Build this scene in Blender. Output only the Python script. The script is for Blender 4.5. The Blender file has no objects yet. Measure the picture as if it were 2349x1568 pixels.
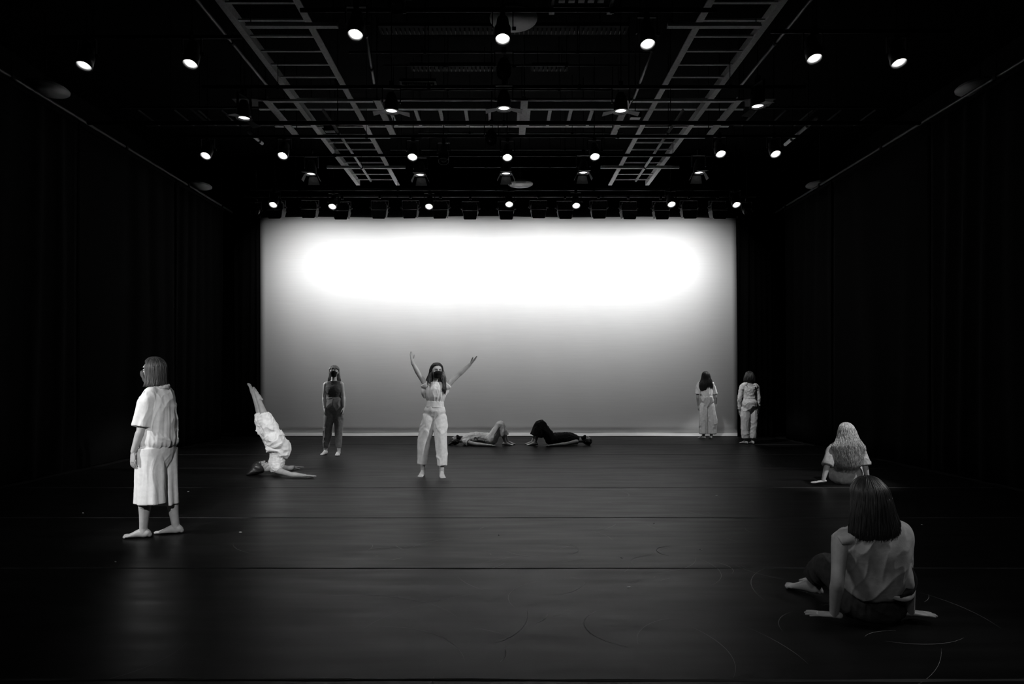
import bpy, bmesh, math, random
import numpy as np
from mathutils import Vector, Matrix

random.seed(7)
RNG = np.random.default_rng(7)
C = bpy.context.scene.collection
PI = math.pi

# ------------------------------------------------------------ camera, world, exposure
F, CX, CY, H = 1450.0, 1156.0, 868.0, 1.43       # focal length in px, vanishing point, eye height
cam_d = bpy.data.cameras.new('camera'); cam = bpy.data.objects.new('camera', cam_d); C.objects.link(cam)
cam.location = (0, 0, H); cam.rotation_euler = (PI / 2, 0, 0)
cam_d.sensor_width = 36.0; cam_d.lens = 36.0 * F / 2349.0
cam_d.shift_x = (2349 / 2 - CX) / 2349; cam_d.shift_y = -(1568 / 2 - CY) / 2349
cam_d.clip_end = 100
bpy.context.scene.camera = cam
w = bpy.data.worlds.new('world'); bpy.context.scene.world = w; w.use_nodes = True
w.node_tree.nodes['Background'].inputs[0].default_value = (0.02, 0.02, 0.02, 1)
w.node_tree.nodes['Background'].inputs[1].default_value = 0.0
vs = bpy.context.scene.view_settings
vs.view_transform = 'Standard'; vs.look = 'None'; vs.exposure = 0.0; vs.gamma = 1.0; vs.use_curve_mapping = False


def wx(px, d): return (px - CX) / F * d
def wz(py, d): return H - (py - CY) / F * d
def W(px, py, d): return np.array([wx(px, d), d, wz(py, d)])
def G(px, d, z): return np.array([wx(px, d), d, z])


def spot(name, loc, target, power, size_deg, blend=0.6, radius=0.08):
    l = bpy.data.lights.new(name, 'SPOT'); l.energy = power; l.spot_size = math.radians(size_deg)
    l.spot_blend = blend; l.shadow_soft_size = radius
    o = bpy.data.objects.new(name, l); C.objects.link(o); o.location = loc
    d = Vector(target) - Vector(loc); o.rotation_euler = d.to_track_quat('-Z', 'Y').to_euler()
    return o


def area(name, loc, direction, power, sx, sy, spread=180):
    l = bpy.data.lights.new(name, 'AREA'); l.energy = power; l.shape = 'RECTANGLE'; l.size = sx; l.size_y = sy
    l.spread = math.radians(spread)
    o = bpy.data.objects.new(name, l); C.objects.link(o); o.location = loc
    o.rotation_euler = Vector(direction).to_track_quat('-Z', 'Y').to_euler()
    return o


# the cyclorama wash: a lamp in every cyc fixture, plus an added lobe lifting the lower cloth
CYC_PX = [635, 711, 785, 871, 942, 1011, 1079, 1161, 1235, 1296, 1373, 1441, 1516, 1580, 1646]
CYC_D, CYC_Y = 14.1, 15.9
for i, px in enumerate(CYC_PX):
    area('cyc_lamp', (wx(px, CYC_D), CYC_D + 0.13, 5.11), (0, 0.83, -0.555), 9.2 if 0 < i < 14 else 8, 0.24, 0.08, 106)
    area('cyc_added_lobe', (wx(px, CYC_D), CYC_D + 0.13, 5.10), (0, 0.60, -0.80), 1.7, 0.24, 0.08, 80)

# side light from unseen lamps, plus bare fill spots added for the dancers
DANCER_SPOTS = [
    # loc, target, power, cone
    ((-5.9, 3.3, 2.8), (-3.1, 5.72, 0.95), 620, 34),
    ((-1.9, 0.4, 3.3), (-3.15, 5.75, 0.9), 640, 20),  # front fill added for the woman at the left
    ((-5.6, 4.4, 3.6), (-3.35, 9.4, 0.6), 900, 18),
    ((-1.2, 5.0, 4.9), (-3.3, 9.4, 0.5), 200, 18),
    ((-6.3, 12.5, 3.0), (-3.2, 11.9, 1.0), 620, 40),
    ((3.2, 12.9, 4.9), (-3.2, 11.9, 1.1), 1100, 18),
    ((5.9, 7.2, 4.4), (-1.0, 9.3, 1.1), 1500, 20),
    ((-3.2, 8.3, 5.0), (-1.0, 9.32, 0.9), 230, 26),
    ((-1.9, 12.3, 4.9), (-0.6, 13.55, 0.2), 300, 30),
    ((2.6, 12.3, 4.9), (1.3, 13.55, 0.2), 110, 30),
    ((-0.2, 5.2, 4.9), (-1.0, 9.2, 1.0), 330, 18),  # front fill added for the woman with raised arms
    ((2.9, 11.0, 4.9), (4.8, 14.9, 0.5), 420, 14),  # added to brighten the long-haired woman's back
    ((-1.6, 6.5, 4.8), (-3.2, 11.85, 0.8), 130, 13),  # weak front fill added for the woman in dark clothes
    ((6.3, 15.0, 3.0), (4.75, 14.98, 0.85), 190, 34),
    ((3.3, 12.0, 4.2), (5.45, 13.9, 0.85), 330, 24),
    ((6.2, 7.0, 4.6), (4.65, 8.6, 0.75), 800, 24),
    ((3.4, 2.0, 3.2), (4.65, 8.6, 0.45), 270, 16),
    ((0.6, 0.2, 3.0), (2.1, 3.75, 0.5), 60, 28),
    ((-1.6, 3.2, 3.4), (2.0, 3.75, 0.5), 150, 20),
    ((4.6, 3.3, 3.4), (2.2, 3.75, 0.5), 190, 32),
]
for loc, tgt, p, cone in DANCER_SPOTS:
    spot('dancer_spot', loc, tgt, p, cone, radius=.4 if tgt[1] == 3.75 else .1)


# ------------------------------------------------------------ materials
def mat(name, col, rough=0.6, metal=0.0, spec=0.5, emit=0.0, sheen=0.0):
    m = bpy.data.materials.new(name); m.use_nodes = True
    b = m.node_tree.nodes['Principled BSDF']
    b.inputs['Base Color'].default_value = (col, col, col, 1)
    b.inputs['Roughness'].default_value = rough; b.inputs['Metallic'].default_value = metal
    b.inputs['Specular IOR Level'].default_value = spec
    if emit:
        b.inputs['Emission Color'].default_value = (1, 1, 1, 1); b.inputs['Emission Strength'].default_value = emit
    if sheen: b.inputs['Sheen Weight'].default_value = sheen
    return m


def noise_col(m, c0, c1, scale=(8, 8, 8), detail=4, coord='Object', lo=0.3, hi=0.7):
    nt = m.node_tree; b = nt.nodes['Principled BSDF']
    tc = nt.nodes.new('ShaderNodeTexCoord'); mp = nt.nodes.new('ShaderNodeMapping'); mp.inputs['Scale'].default_value = scale
    n = nt.nodes.new('ShaderNodeTexNoise'); n.inputs['Detail'].default_value = detail; n.inputs['Scale'].default_value = 1
    r = nt.nodes.new('ShaderNodeValToRGB'); r.color_ramp.elements[0].position = lo; r.color_ramp.elements[1].position = hi
    r.color_ramp.elements[0].color = (c0, c0, c0, 1); r.color_ramp.elements[1].color = (c1, c1, c1, 1)
    nt.links.new(tc.outputs[coord], mp.inputs[0]); nt.links.new(mp.outputs[0], n.inputs['Vector'])
    nt.links.new(n.outputs['Fac'], r.inputs[0]); nt.links.new(r.outputs[0], b.inputs['Base Color'])
    return n, mp


def noise_bump(m, strength=0.3, dist=0.01, scale=(60, 60, 60), detail=3):
    nt = m.node_tree; b = nt.nodes['Principled BSDF']
    tc = nt.nodes.new('ShaderNodeTexCoord'); mp = nt.nodes.new('ShaderNodeMapping'); mp.inputs['Scale'].default_value = scale
    n = nt.nodes.new('ShaderNodeTexNoise'); n.inputs['Detail'].default_value = detail; n.inputs['Scale'].default_value = 1
    bp = nt.nodes.new('ShaderNodeBump'); bp.inputs['Strength'].default_value = strength; bp.inputs['Distance'].default_value = dist
    nt.links.new(tc.outputs['Object'], mp.inputs[0]); nt.links.new(mp.outputs[0], n.inputs['Vector'])
    nt.links.new(n.outputs['Fac'], bp.inputs['Height']); nt.links.new(bp.outputs[0], b.inputs['Normal'])


def cloth(name, c0, c1, rough=0.9, spec=0.15, s=1.0):
    m = mat(name, c0, rough, spec=spec)
    noise_col(m, c0, c1, (26 * s, 26 * s, 26 * s), 6)
    noise_bump(m, 0.16, 0.003, (150, 150, 110), 4)
    return m


M_white = cloth('white_linen', 0.70, 0.82)
M_white2 = cloth('off_white_cotton', 0.58, 0.72)
M_grey = cloth('grey_linen', 0.30, 0.40)
M_dgrey = cloth('dark_grey_jersey', 0.055, 0.085)
M_dtrou = cloth('charcoal_trouser_cloth', 0.12, 0.17)
M_black = cloth('black_cotton', 0.012, 0.022)
M_navy = cloth('dark_trouser_cloth', 0.022, 0.04)
M_mask = cloth('black_mask_cloth', 0.008, 0.012)
M_maskg = cloth('grey_mask_cloth', 0.07, 0.1)
M_skin = mat('skin', 0.42, 0.5, spec=0.35); noise_col(M_skin, 0.38, 0.47, (18, 18, 18), 3); noise_bump(M_skin, 0.15, 0.002, (90, 90, 90))
M_skin2 = mat('skin_tan_and_shaded', 0.30, 0.5, spec=0.35); noise_col(M_skin2, 0.27, 0.34, (18, 18, 18), 3)
def hairmat(name, c0, c1, rough=0.42, spec=0.45):
    m = mat(name, c0, rough, spec=spec); noise_col(m, c0, c1, (90, 90, 12), 4, lo=0.35, hi=0.65); return m
M_hair = hairmat('dark_hair', 0.010, 0.028)
M_hairb = hairmat('brown_hair', 0.022, 0.05)
M_blond = hairmat('blond_hair', 0.16, 0.55, 0.4)
M_fair = hairmat('fair_hair', 0.10, 0.3, 0.4)
M_eye = mat('eye_white', 0.6, 0.2); M_iris = mat('eye_dark', 0.01, 0.2); M_lip = mat('lip', 0.2, 0.5)

M_drape = mat('black_velour', 0.004, 0.95, spec=0.05); noise_bump(M_drape, 0.2, 0.01, (200, 200, 200))
M_wall = mat('black_painted_wall', 0.006, 0.9, spec=0.1); noise_col(M_wall, 0.005, 0.008, (3, 3, 3))
M_ceil = mat('black_painted_deck', 0.003, 0.9, spec=0.05); noise_col(M_ceil, 0.002, 0.004, (4, 4, 4))
M_steelb = mat('black_painted_steel', 0.006, 0.6, spec=0.12); noise_col(M_steelb, 0.004, 0.008, (20, 20, 20))
M_pipe = mat('worn_dark_pipe', 0.06, 0.45, spec=0.4); noise_col(M_pipe, 0.04, 0.08, (6, 6, 6))
M_tray = mat('grey_primed_steel', 0.6, 0.6, spec=0.3); noise_col(M_tray, 0.50, 0.68, (30, 30, 30), 6)
M_dark = mat('fixture_black', 0.018, 0.45, spec=0.4); noise_col(M_dark, 0.014, 0.022, (20, 20, 20))
M_leaf = mat('barn_door_black_worn', 0.10, 0.55, spec=0.3); noise_col(M_leaf, 0.08, 0.12, (20, 20, 20))
M_refl = mat('spun_aluminium_reflector', 0.7, 0.38, metal=0.75)
M_bulb = mat('lit_lamp', 1, 0.5, emit=9.0)
M_lens = mat('lit_lens', 1, 0.3, emit=2.0)
M_glass = mat('dark_lens', 0.03, 0.1, spec=0.6)
M_dome = mat('dull_white_enamel', 0.30, 0.5); noise_col(M_dome, 0.26, 0.34, (6, 6, 6))
M_box = mat('pale_box', 0.7, 0.6)
M_duct = mat('foil_duct', 0.07, 0.5, metal=0.3)

M_cyc = mat('cyclorama_muslin', 0.80, 0.95, spec=0.05)
noise_col(M_cyc, 0.785, 0.815, (1.2, 1.2, 30), 5)
M_floor = mat('black_dance_vinyl', 0.012, 0.34, spec=0.16)
nt = M_floor.node_tree; b = nt.nodes['Principled BSDF']
n, mp = noise_col(M_floor, 0.003, 0.007, (0.9, 5.5, 1), 8, lo=0.3, hi=0.75)
n2 = nt.nodes.new('ShaderNodeTexNoise'); n2.inputs['Scale'].default_value = 1; n2.inputs['Detail'].default_value = 9
mp2 = nt.nodes.new('ShaderNodeMapping'); mp2.inputs['Scale'].default_value = (1.1, 7, 1)
tc2 = nt.nodes.new('ShaderNodeTexCoord'); nt.links.new(tc2.outputs['Object'], mp2.inputs[0]); nt.links.new(mp2.outputs[0], n2.inputs['Vector'])
mr = nt.nodes.new('ShaderNodeMapRange'); mr.inputs['From Min'].default_value = 0.3; mr.inputs['From Max'].default_value = 0.7
mr.inputs['To Min'].default_value = 0.36; mr.inputs['To Max'].default_value = 0.46
nt.links.new(n2.outputs['Fac'], mr.inputs[0]); nt.links.new(mr.outputs[0], b.inputs['Roughness'])
n3 = nt.nodes.new('ShaderNodeTexNoise'); n3.inputs['Scale'].default_value = 260; n3.inputs['Detail'].default_value = 2
nt.links.new(tc2.outputs['Object'], n3.inputs['Vector'])
bp = nt.nodes.new('ShaderNodeBump'); bp.inputs['Strength'].default_value = 0.12; bp.inputs['Distance'].default_value = 0.002
nt.links.new(n3.outputs['Fac'], bp.inputs['Height']); nt.links.new(bp.outputs[0], b.inputs['Normal'])
M_seam = mat('seam_tape', 0.045, 0.85, spec=0.12); noise_col(M_seam, 0.03, 0.06, (2, 40, 1))
M_scuff = mat('scuff', 0.22, 0.8, spec=0.2)
M_crumb = mat('white_crumb', 0.8, 0.7)


# ------------------------------------------------------------ mesh helpers
class MB:
    def __init__(s): s.v = []; s.f = []; s.mi = []
    def add(s, vs_, fs_, mi=0):
        o = len(s.v); s.v.extend([tuple(map(float, p)) for p in vs_]); s.f.extend([tuple(i + o for i in f) for f in fs_]); s.mi.extend([mi] * len(fs_))
    def box(s, c, sz, rot=None, mi=0, taper=1.0):
        x, y, z = [k / 2 for k in sz]
        p = [Vector((sx * x * (taper if sz_ < 0 else 1), sy * y * (taper if sz_ < 0 else 1), sz_ * z)) for sz_ in (-1, 1) for sy in (-1, 1) for sx in (-1, 1)]
        if rot is not None: p = [rot @ q for q in p]
        c = Vector(c)
        s.add([q + c for q in p], [(0, 2, 3, 1), (4, 5, 7, 6), (0, 1, 5, 4), (2, 6, 7, 3), (0, 4, 6, 2), (1, 3, 7, 5)], mi)
    def beam(s, a, b_, w_, h_, mi=0):
        a, b_ = Vector(a), Vector(b_); d = b_ - a; L = d.length
        rot = d.to_track_quat('Y', 'Z').to_matrix()
        s.box((a + b_) / 2, (w_, L, h_), rot, mi)
    def cyl(s, a, b_, r0, r1=None, n_=12, caps=True, mi=0):
        r1 = r0 if r1 is None else r1
        a, b_ = Vector(a), Vector(b_); d = (b_ - a).normalized()
        u = d.orthogonal().normalized(); v = d.cross(u)
        vv = []
        for k in range(n_):
            t = 2 * PI * k / n_; q = u * math.cos(t) + v * math.sin(t); vv.append(a + q * r0)
        for k in range(n_):
            t = 2 * PI * k / n_; q = u * math.cos(t) + v * math.sin(t); vv.append(b_ + q * r1)
        ff = [(k, (k + 1) % n_, n_ + (k + 1) % n_, n_ + k) for k in range(n_)]
        if caps: ff += [tuple(range(n_))[::-1], tuple(range(n_, 2 * n_))]
        s.add(vv, ff, mi)
    def lathe(s, prof, n_=24, T=None, mi=0, closed=False):
        vv = []; T = T or Matrix.Identity(4)
        for r, z in prof:
            for k in range(n_):
                t = 2 * PI * k / n_; vv.append(T @ Vector((r * math.cos(t), r * math.sin(t), z)))
        ff = []; m_ = len(prof)
        for i in range(m_ if closed else m_ - 1):
            j = (i + 1) % m_
            for k in range(n_):
                ff.append((i * n_ + k, i * n_ + (k + 1) % n_, j * n_ + (k + 1) % n_, j * n_ + k))
        if not closed:
            ff += [tuple(range(n_))[::-1], tuple(range((m_ - 1) * n_, m_ * n_))]
        s.add(vv, ff, mi)
    def build(s, name, mats, parent=None, smooth=False):
        me = bpy.data.meshes.new(name); me.from_pydata(s.v, [], s.f); me.update()
        mats = mats if isinstance(mats, (list, tuple)) else [mats]
        for m_ in mats: me.materials.append(m_)
        if len(mats) > 1: me.polygons.foreach_set('material_index', s.mi)
        if smooth: me.polygons.foreach_set('use_smooth', [True] * len(me.polygons))
        bm = bmesh.new(); bm.from_mesh(me); bmesh.ops.recalc_face_normals(bm, faces=bm.faces); bm.to_mesh(me); bm.free()
        o = bpy.data.objects.new(name, me); C.objects.link(o)
        if parent: o.parent = parent; o.matrix_parent_inverse = Matrix.Identity(4)
        return o


def tag(o, label=None, cat=None, group=None, kind=None):
    if label: o['label'] = label
    if cat: o['category'] = cat
    if group: o['group'] = group
    if kind: o['kind'] = kind
    return o


def empty(name, loc=(0, 0, 0), label=None, cat=None, group=None, rz=0.0):
    o = bpy.data.objects.new(name, None); C.objects.link(o); o.location = loc; o.rotation_euler.z = rz
    o.empty_display_size = 0.2
    return tag(o, label, cat, group)


def structure(o): o['kind'] = 'structure'; return o


def copy_tree(o, parent=None):
    c = o.copy(); C.objects.link(c)
    if parent: c.parent = parent
    for ch in o.children: copy_tree(ch, c)
    return c


ORD = ['first', 'second', 'third', 'fourth', 'fifth', 'sixth', 'seventh', 'eighth', 'ninth', 'tenth', 'eleventh', 'twelfth', 'thirteenth', 'fourteenth', 'fifteenth']

# ------------------------------------------------------------ room shell
XW, YB, YF, ZC = 8.4, 17.4, -3.0, 7.0
m = MB(); m.box((0, (YB + YF) / 2, -0.06), (2 * XW, YB - YF, 0.11)); floor = structure(m.build('floor', M_wall))
m = MB(); m.box((0, (YB + YF) / 2, ZC + 0.1), (2 * XW, YB - YF, 0.2)); ceiling = structure(m.build('ceiling', M_ceil))
m = MB(); m.box((-XW - 0.1, (YB + YF) / 2, ZC / 2), (0.2, YB - YF, ZC)); structure(m.build('wall_left', M_wall))
m = MB(); m.box((XW + 0.1, (YB + YF) / 2, ZC / 2), (0.2, YB - YF, ZC)); structure(m.build('wall_right', M_wall))
m = MB(); m.box((0, YB + 0.1, ZC / 2), (2 * XW, 0.2, ZC)); structure(m.build('wall_back', M_wall))
m = MB(); m.box((0, YF - 0.1, ZC / 2), (2 * XW, 0.2, ZC)); structure(m.build('wall_front', M_wall))

# dance vinyl laid in strips across the stage, taped at the seams
seams = [-2.2, -0.5, 1.25, 3.0, 4.77, 6.5, 8.29, 10.11, 11.92, 13.7, 15.5]
for a, b_ in zip(seams[:-1], seams[1:]):
    m = MB()
    ym = (a + b_) / 2; half = (b_ - a) / 2 - 0.003
    nx = 40; xs = np.linspace(-6.55, 6.55, nx + 1)
    vv = []; ff = []
    for i, x in enumerate(xs):
        wob = 0.006 * math.sin(x * 1.3 + a) + 0.003 * math.sin(x * 4.1 + a * 3)
        for (yy, z) in ((-half, -0.004), (-half + wob * .3, 0.0), (half + wob * .3, 0.0), (half, -0.004)):
            vv.append((x, ym + yy, z))
    for i in range(nx):
        for k in range(3):
            ff.append((i * 4 + k, i * 4 + k + 1, i * 4 + 5 + k, i * 4 + 4 + k))
    m.add(vv, ff); m.build('vinyl_strip', M_floor, floor)
for y in seams[2:]:
    m = MB(); vv = []; ff = []
    xs = np.linspace(-6.5, 6.5, 90)
    for i, x in enumerate(xs):
        c = y + 0.004 * math.sin(x * 1.3 + y) + 0.002 * math.sin(x * 5 + y); hw = 0.013 + 0.003 * math.sin(x * 9 + y)
        vv += [(x, c - hw, 0.0003), (x, c - hw * .6, 0.0022), (x, c + hw * .6, 0.0022), (x, c + hw, 0.0003)]
    for i in range(len(xs) - 1):
        for k in range(3): ff.append((i * 4 + k, i * 4 + 4 + k, i * 4 + 5 + k, i * 4 + k + 1))
    m.add(vv, ff); m.build('seam_tape', M_seam, floor)

# scuff arcs left by turning feet, worn into the vinyl
def arc_strip(m, cx, cy, r, a0, a1, wd, z=0.0008):
    k = 10; vv = []; ff = []
    for i in range(k + 1):
        t = a0 + (a1 - a0) * i / k; ww = wd * math.sin(PI * (i + .6) / (k + 1.2))
        rr = r * (1 + 0.15 * math.sin(t * 1.7 + r * 9))
        for s_ in (-1, 1): vv.append((cx + (rr + s_ * ww) * math.cos(t), cy + (rr + s_ * ww) * math.sin(t), z))
    for i in range(k): ff.append((2 * i, 2 * i + 1, 2 * i + 3, 2 * i + 2))
    m.add(vv, ff)
m = MB()
for i in range(110):
    d = random.uniform(2.9, 9.0); cx_ = random.gauss(0.5, 1.7)
    r = random.uniform(0.08, 0.6) * (1.6 if d < 4.5 else 1)
    a0 = random.uniform(0, 2 * PI); arc_strip(m, cx_, d, r, a0, a0 + random.uniform(0.3, 1.3), random.choice([0.0009, 0.0013, 0.002]))
for (px, py, r, a0, a1, wd) in [(1258, 1258, .22, -1.2, 1.0, .003), (1560, 1262, .18, 1.9, 4.2, .005), (1512, 1288, .2, 1.8, 3.6, .005), (1500, 1440, .35, 2.4, 4.0, .004), (1050, 1400, .5, -1.2, .1, .003), (1100, 1290, .2, 4.8, 6.2, .004), (1590, 1300, .25, -.6, .6, .004)]:
    d = H * F / (py - CY); arc_strip(m, wx(px, d), d, r, a0, a1, wd * .7, 0.001)
o = m.build('scuff_marks', M_scuff, floor); o['kind'] = 'stuff'
m = MB()
for px, py in [(1144, 1227), (1426, 1279), (1607, 1260), (1443, 1346), (1500, 1200), (2115, 1203), (190, 1176), (1644, 1136), (265, 1288), (552, 1220), (432, 1127)]:
    d = H * F / (py - CY); x = wx(px, d); k = random.uniform(.006, .012)
    a = random.uniform(0, 3); R_ = Matrix.Rotation(a, 3, 'Z')
    m.box((x, d, 0.002), (k * 2, k, .003), R_, taper=1.3)
tag(m.build('lint_flecks', M_crumb), 'white flecks of lint scattered on the black dance floor', 'lint', kind='stuff')

# ------------------------------------------------------------ cyclorama
xl, xr_t, xr_b = wx(597, CYC_Y), wx(1688, CYC_Y), wx(1694, CYC_Y)
zt = wz(500, CYC_Y)
cyc = empty('cyclorama', ((xl + xr_b) / 2, CYC_Y, 0), 'tall white cyclorama cloth filling the back of the stage', 'backdrop')
m = MB(); nx, nz = 90, 30; vv = []; ff = []
for j in range(nz + 1):
    t = j / nz; z = 0.065 + (zt - 0.065) * t
    for i in range(nx + 1):
        s_ = i / nx; xr = xr_b + (xr_t - xr_b) * t
        x = xl + (xr - xl) * s_
        y = 0.008 * math.sin(x * 2.1) * (1 - t) + 0.006 * math.sin(x * 5.3 + z)
        top = 0.035 * math.sin(s_ * 2.6 + .3) + .012 * math.sin(s_ * 17)
        vv.append((x - cyc.location.x, y, z + top * t ** 6))
for j in range(nz):
    for i in range(nx):
        a = j * (nx + 1) + i; ff.append((a, a + 1, a + nx + 2, a + nx + 1))
m.add(vv, ff)
o = m.build('cloth', M_cyc, cyc, True)
sm = o.modifiers.new('thick', 'SOLIDIFY'); sm.thickness = 0.006; sm.offset = 1
m = MB()      # weighted hem turned forward on the floor
hx0, hx1 = xl - cyc.location.x - .01, xr_b - cyc.location.x + .01
for i in range(60):
    x0 = hx0 + (hx1 - hx0) * i / 60; x1 = hx0 + (hx1 - hx0) * (i + 1) / 60
    vv = []
    for x in (x0, x1):
        wv = 0.004 * math.sin(x * 2.3)
        for (yy, z) in ((0.02, .07 + wv), (-.03, .055 + wv), (-.13, .022 + wv), (-.18, .009 + wv), (-.185, .001), (0.02, .001)): vv.append((x, yy, z))
    m.add(vv, [(k, k + 1, k + 7, k + 6) for k in range(5)])
m.build('weighted_hem', M_cyc, cyc, True)
m = MB(); m.cyl((xl - .25 - cyc.location.x, .03, zt + .05), (xr_t + .25 - cyc.location.x, .03, zt + .05), .024)
m.build('hanging_pipe', M_steelb, cyc)

# ------------------------------------------------------------ black drapes
def drape(name, p0, p1, z1, label, nf, amp, seed, sag=0.0):
    p0, p1 = Vector((p0[0], p0[1], 0)), Vector((p1[0], p1[1], 0)); L = (p1 - p0).length; d = (p1 - p0) / L; nr = Vector((-d.y, d.x, 0))
    rr = random.Random(seed); ph = [rr.uniform(0, 6) for _ in range(4)]
    mid = (p0 + p1) / 2
    e = empty(name, mid, label, 'stage curtain', 'black masking drapes around the stage')
    m = MB(); nx = int(nf * 10); nz = 14; vv = []; ff = []
    for j in range(nz + 1):
        t = j / nz
        for i in range(nx + 1):
            s_ = i / nx
            q = nf * s_ + .5 * math.sin(3 * s_ + ph[0]) + .18 * math.sin(t * 2.2 + 5 * s_ + ph[3])
            a = amp * (0.75 + 0.35 * math.sin(7 * s_ + ph[1])) * (1 - .35 * t)
            off = a * math.sin(2 * PI * q) + a * .3 * math.sin(4 * PI * q + ph[2])
            p = p0 + d * (L * s_) + nr * off - mid
            vv.append((p.x, p.y, 0.012 + (z1 - 0.012) * t))
    for j in range(nz):
        for i in range(nx):
            a = j * (nx + 1) + i; ff.append((a, a + 1, a + nx + 2, a + nx + 1))
    m.add(vv, ff); o = m.build('cloth_panel', M_drape, e, True)
    sm = o.modifiers.new('thick', 'SOLIDIFY'); sm.thickness = 0.004
    m = MB(); a = p0 - mid; b2 = p1 - mid
    m.beam((a.x, a.y, z1 + .03), (b2.x, b2.y, z1 + .03), .07, .05); m.build('top_webbing', M_drape, e)
    return e
XC = 6.72; ZT = 5.42
bnd = [-2.6, 1.2, 4.6, 7.3, 9.95, 12.9, 15.15]
nm = ['beside the front edge', 'nearest the camera', 'second in view', 'third in view', 'fourth in view', 'farthest before the corner']
for side, sx in (('left', -1), ('right', 1)):
    for i in range(6):
        drape('masking_drape', (sx * XC, bnd[i] + .03), (sx * XC, bnd[i + 1] - .03), ZT, 'black pleated drape along the %s wall, %s' % (side, nm[i]), 5 if i % 2 else 4, 0.032, i * 3 + (sx > 0))
drape('masking_drape', (-6.6, 15.42), (wx(597, 15.45), 15.45), 5.35, 'narrow black leg drape hiding the left edge of the white cloth', 5, .03, 41)
drape('masking_drape', (wx(1691, 15.45), 15.45), (6.6, 15.42), 5.35, 'narrow black leg drape hiding the right edge of the white cloth', 5, .03, 42)
drape('masking_drape', (-8.2, 16.6), (8.2, 16.6), 6.6, 'wide black drape closing the stage behind the white cloth', 20, .06, 43)
for side, sx in (('left', -1), ('right', 1)):
    e = empty('curtain_track', (sx * 6.7, 0, 5.53), 'thin dark pipe track carrying the %s wall drapes' % side, 'curtain track', 'curtain tracks')
    m = MB(); m.cyl((0, -2.6, 0), (0, 15.6, 0), .022, n_=10); m.build('pipe', M_pipe, e, True)
    for y in (1.5, 4.3, 7.0, 8.6, 11.2, 13.4, 15.0):
        m = MB(); m.cyl((0, y, .02), (0, y, ZC - 5.53), .006, n_=6); m.box((0, y, 0), (.07, .05, .07)); m.build('hanger', M_steelb, e)

# ------------------------------------------------------------ overhead tray grid
def zz(dz): return H + dz
ZL = zz(4.5)
def ladder(name, r0, r1, y0, y1, label, sp=0.375):
    xa, xb = r0 * 4.5, r1 * 4.5
    e = empty(name, ((xa + xb) / 2, y0, ZL), label, 'overhead tray', 'long ladder trays over the stage')
    hw = abs(xb - xa) / 2; L = y1 - y0
    for s_ in (-1, 1):
        m = MB(); m.box((s_ * hw, L / 2, 0), (.085, L, .02)); m.box((s_ * (hw - .035), L / 2, .05), (.012, L, .1)); m.build('rail', M_tray, e)
    y = y0 + .15
    while y < y1:
        if not (10.45 < y < 11.35):
            m = MB(); m.box((0, y - y0, 0.02), (2 * hw - .06, .038, .02)); m.build('rung', M_tray, e)
        y += sp
    return e
ladder('ladder_tray', -.753, -.548, 5.2, 14.7, 'long grey ladder tray running upstage over the left side')
ladder('ladder_tray', .548, .74, 5.2, 14.7, 'long grey ladder tray running upstage over the right side')
e = empty('cross_tray', (0, 10.9 * 1.031, H + (ZL - H) * 1.031), 'wide grey ladder tray crossing the stage from side to side', 'overhead tray')
e.scale = (1.031,) * 3
for y in (-.34, .38):
    m = MB(); m.box((-.04, y, .002), (8.1, .07, .022)); m.box((-.04, y + (.03 if y > 0 else -.03), .055), (8.1, .012, .11)); m.build('rail', M_tray, e)
x = -6.1
RX = [wx(p, 10.8) for p in (1012, 1070, 1124, 1190, 1212, 1260, 1307, 1355, 957, 900)] + [wx(p, 10.8) for p in (226, 280, 333, 415, 468, 521, 1660, 1725, 1790, 1850, 1915, 1992, 2048, 2105)]
side = [empty('side_tray', (sx * 5.25, 10.9, ZL), 'cross tray extension coloured dark for light falloff over the %s wing' % q, 'overhead tray', 'side trays coloured dark for falloff') for sx, q in ((-1, 'left'), (1, 'right'))]
for q, sx in zip(side, (-1, 1)):
    for y in (-.34, .38):
        m = MB(); m.box((0, y, .02), (2.3, .05, .022)); m.build('rail', M_steelb, q)  # darker rails and rungs: light falloff over the wings put into colour
    m = MB(); m.cyl((0, 0, 0.03), (0, 0, ZC - ZL), .008, n_=6); m.box((0, 0, .03), (.05, .8, .02)); m.build('hanger', M_steelb, q)
for x in RX:
    if abs(x) < 4.0:
        m = MB(); m.box((x, 0.02, .0), (.055, .66, .024)); m.build('rung', M_tray, e)
    elif abs(x) < 6.4:
        q = side[int(x > 0)]; m = MB(); m.box((x - q.location.x, 0.02, .0), (.022, .66, .02)); m.build('rung', M_pipe, q)
# plywood noise on top of the cross tray
m = MB(); m.box((0, -.3, .13), (9.0, .3, .012)); m.build('deck_board', M_leaf, e)

# short unistrut frames under the trays
def frame_under(name, xa, xb, label):
    e = empty(name, ((xa + xb) / 2, 9.75, zz(4.3)), label, 'strut frame', 'strut frames under the trays')
    hw = (xb - xa) / 2
    for s_ in (-1, 1):
        m = MB(); m.box((s_ * hw, .72, 0), (.10, 1.44, .03)); m.box((s_ * hw, .72, .03), (.05, 1.44, .04)); m.build('side_strut', M_tray, e)
    for y in (0.0, 1.46):
        m = MB(); m.box((0, y, -.02), (2 * hw - .12, .06, .03)); m.build('end_strut', M_tray, e)
        m = MB(); m.cyl((-hw, y, 0), (-hw, y, ZC - zz(4.3)), .008, n_=6); m.cyl((hw, y, 0), (hw, y, ZC - zz(4.3)), .008, n_=6); m.build('hanger', M_steelb, e)
frame_under('strut_frame', wx(612, 9.8), wx(866, 9.8), 'rectangular grey strut frame hung beneath the left tray crossing')
frame_under('strut_frame', wx(1441, 9.8), wx(1693, 9.8), 'rectangular grey strut frame hung beneath the right tray crossing')
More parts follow.
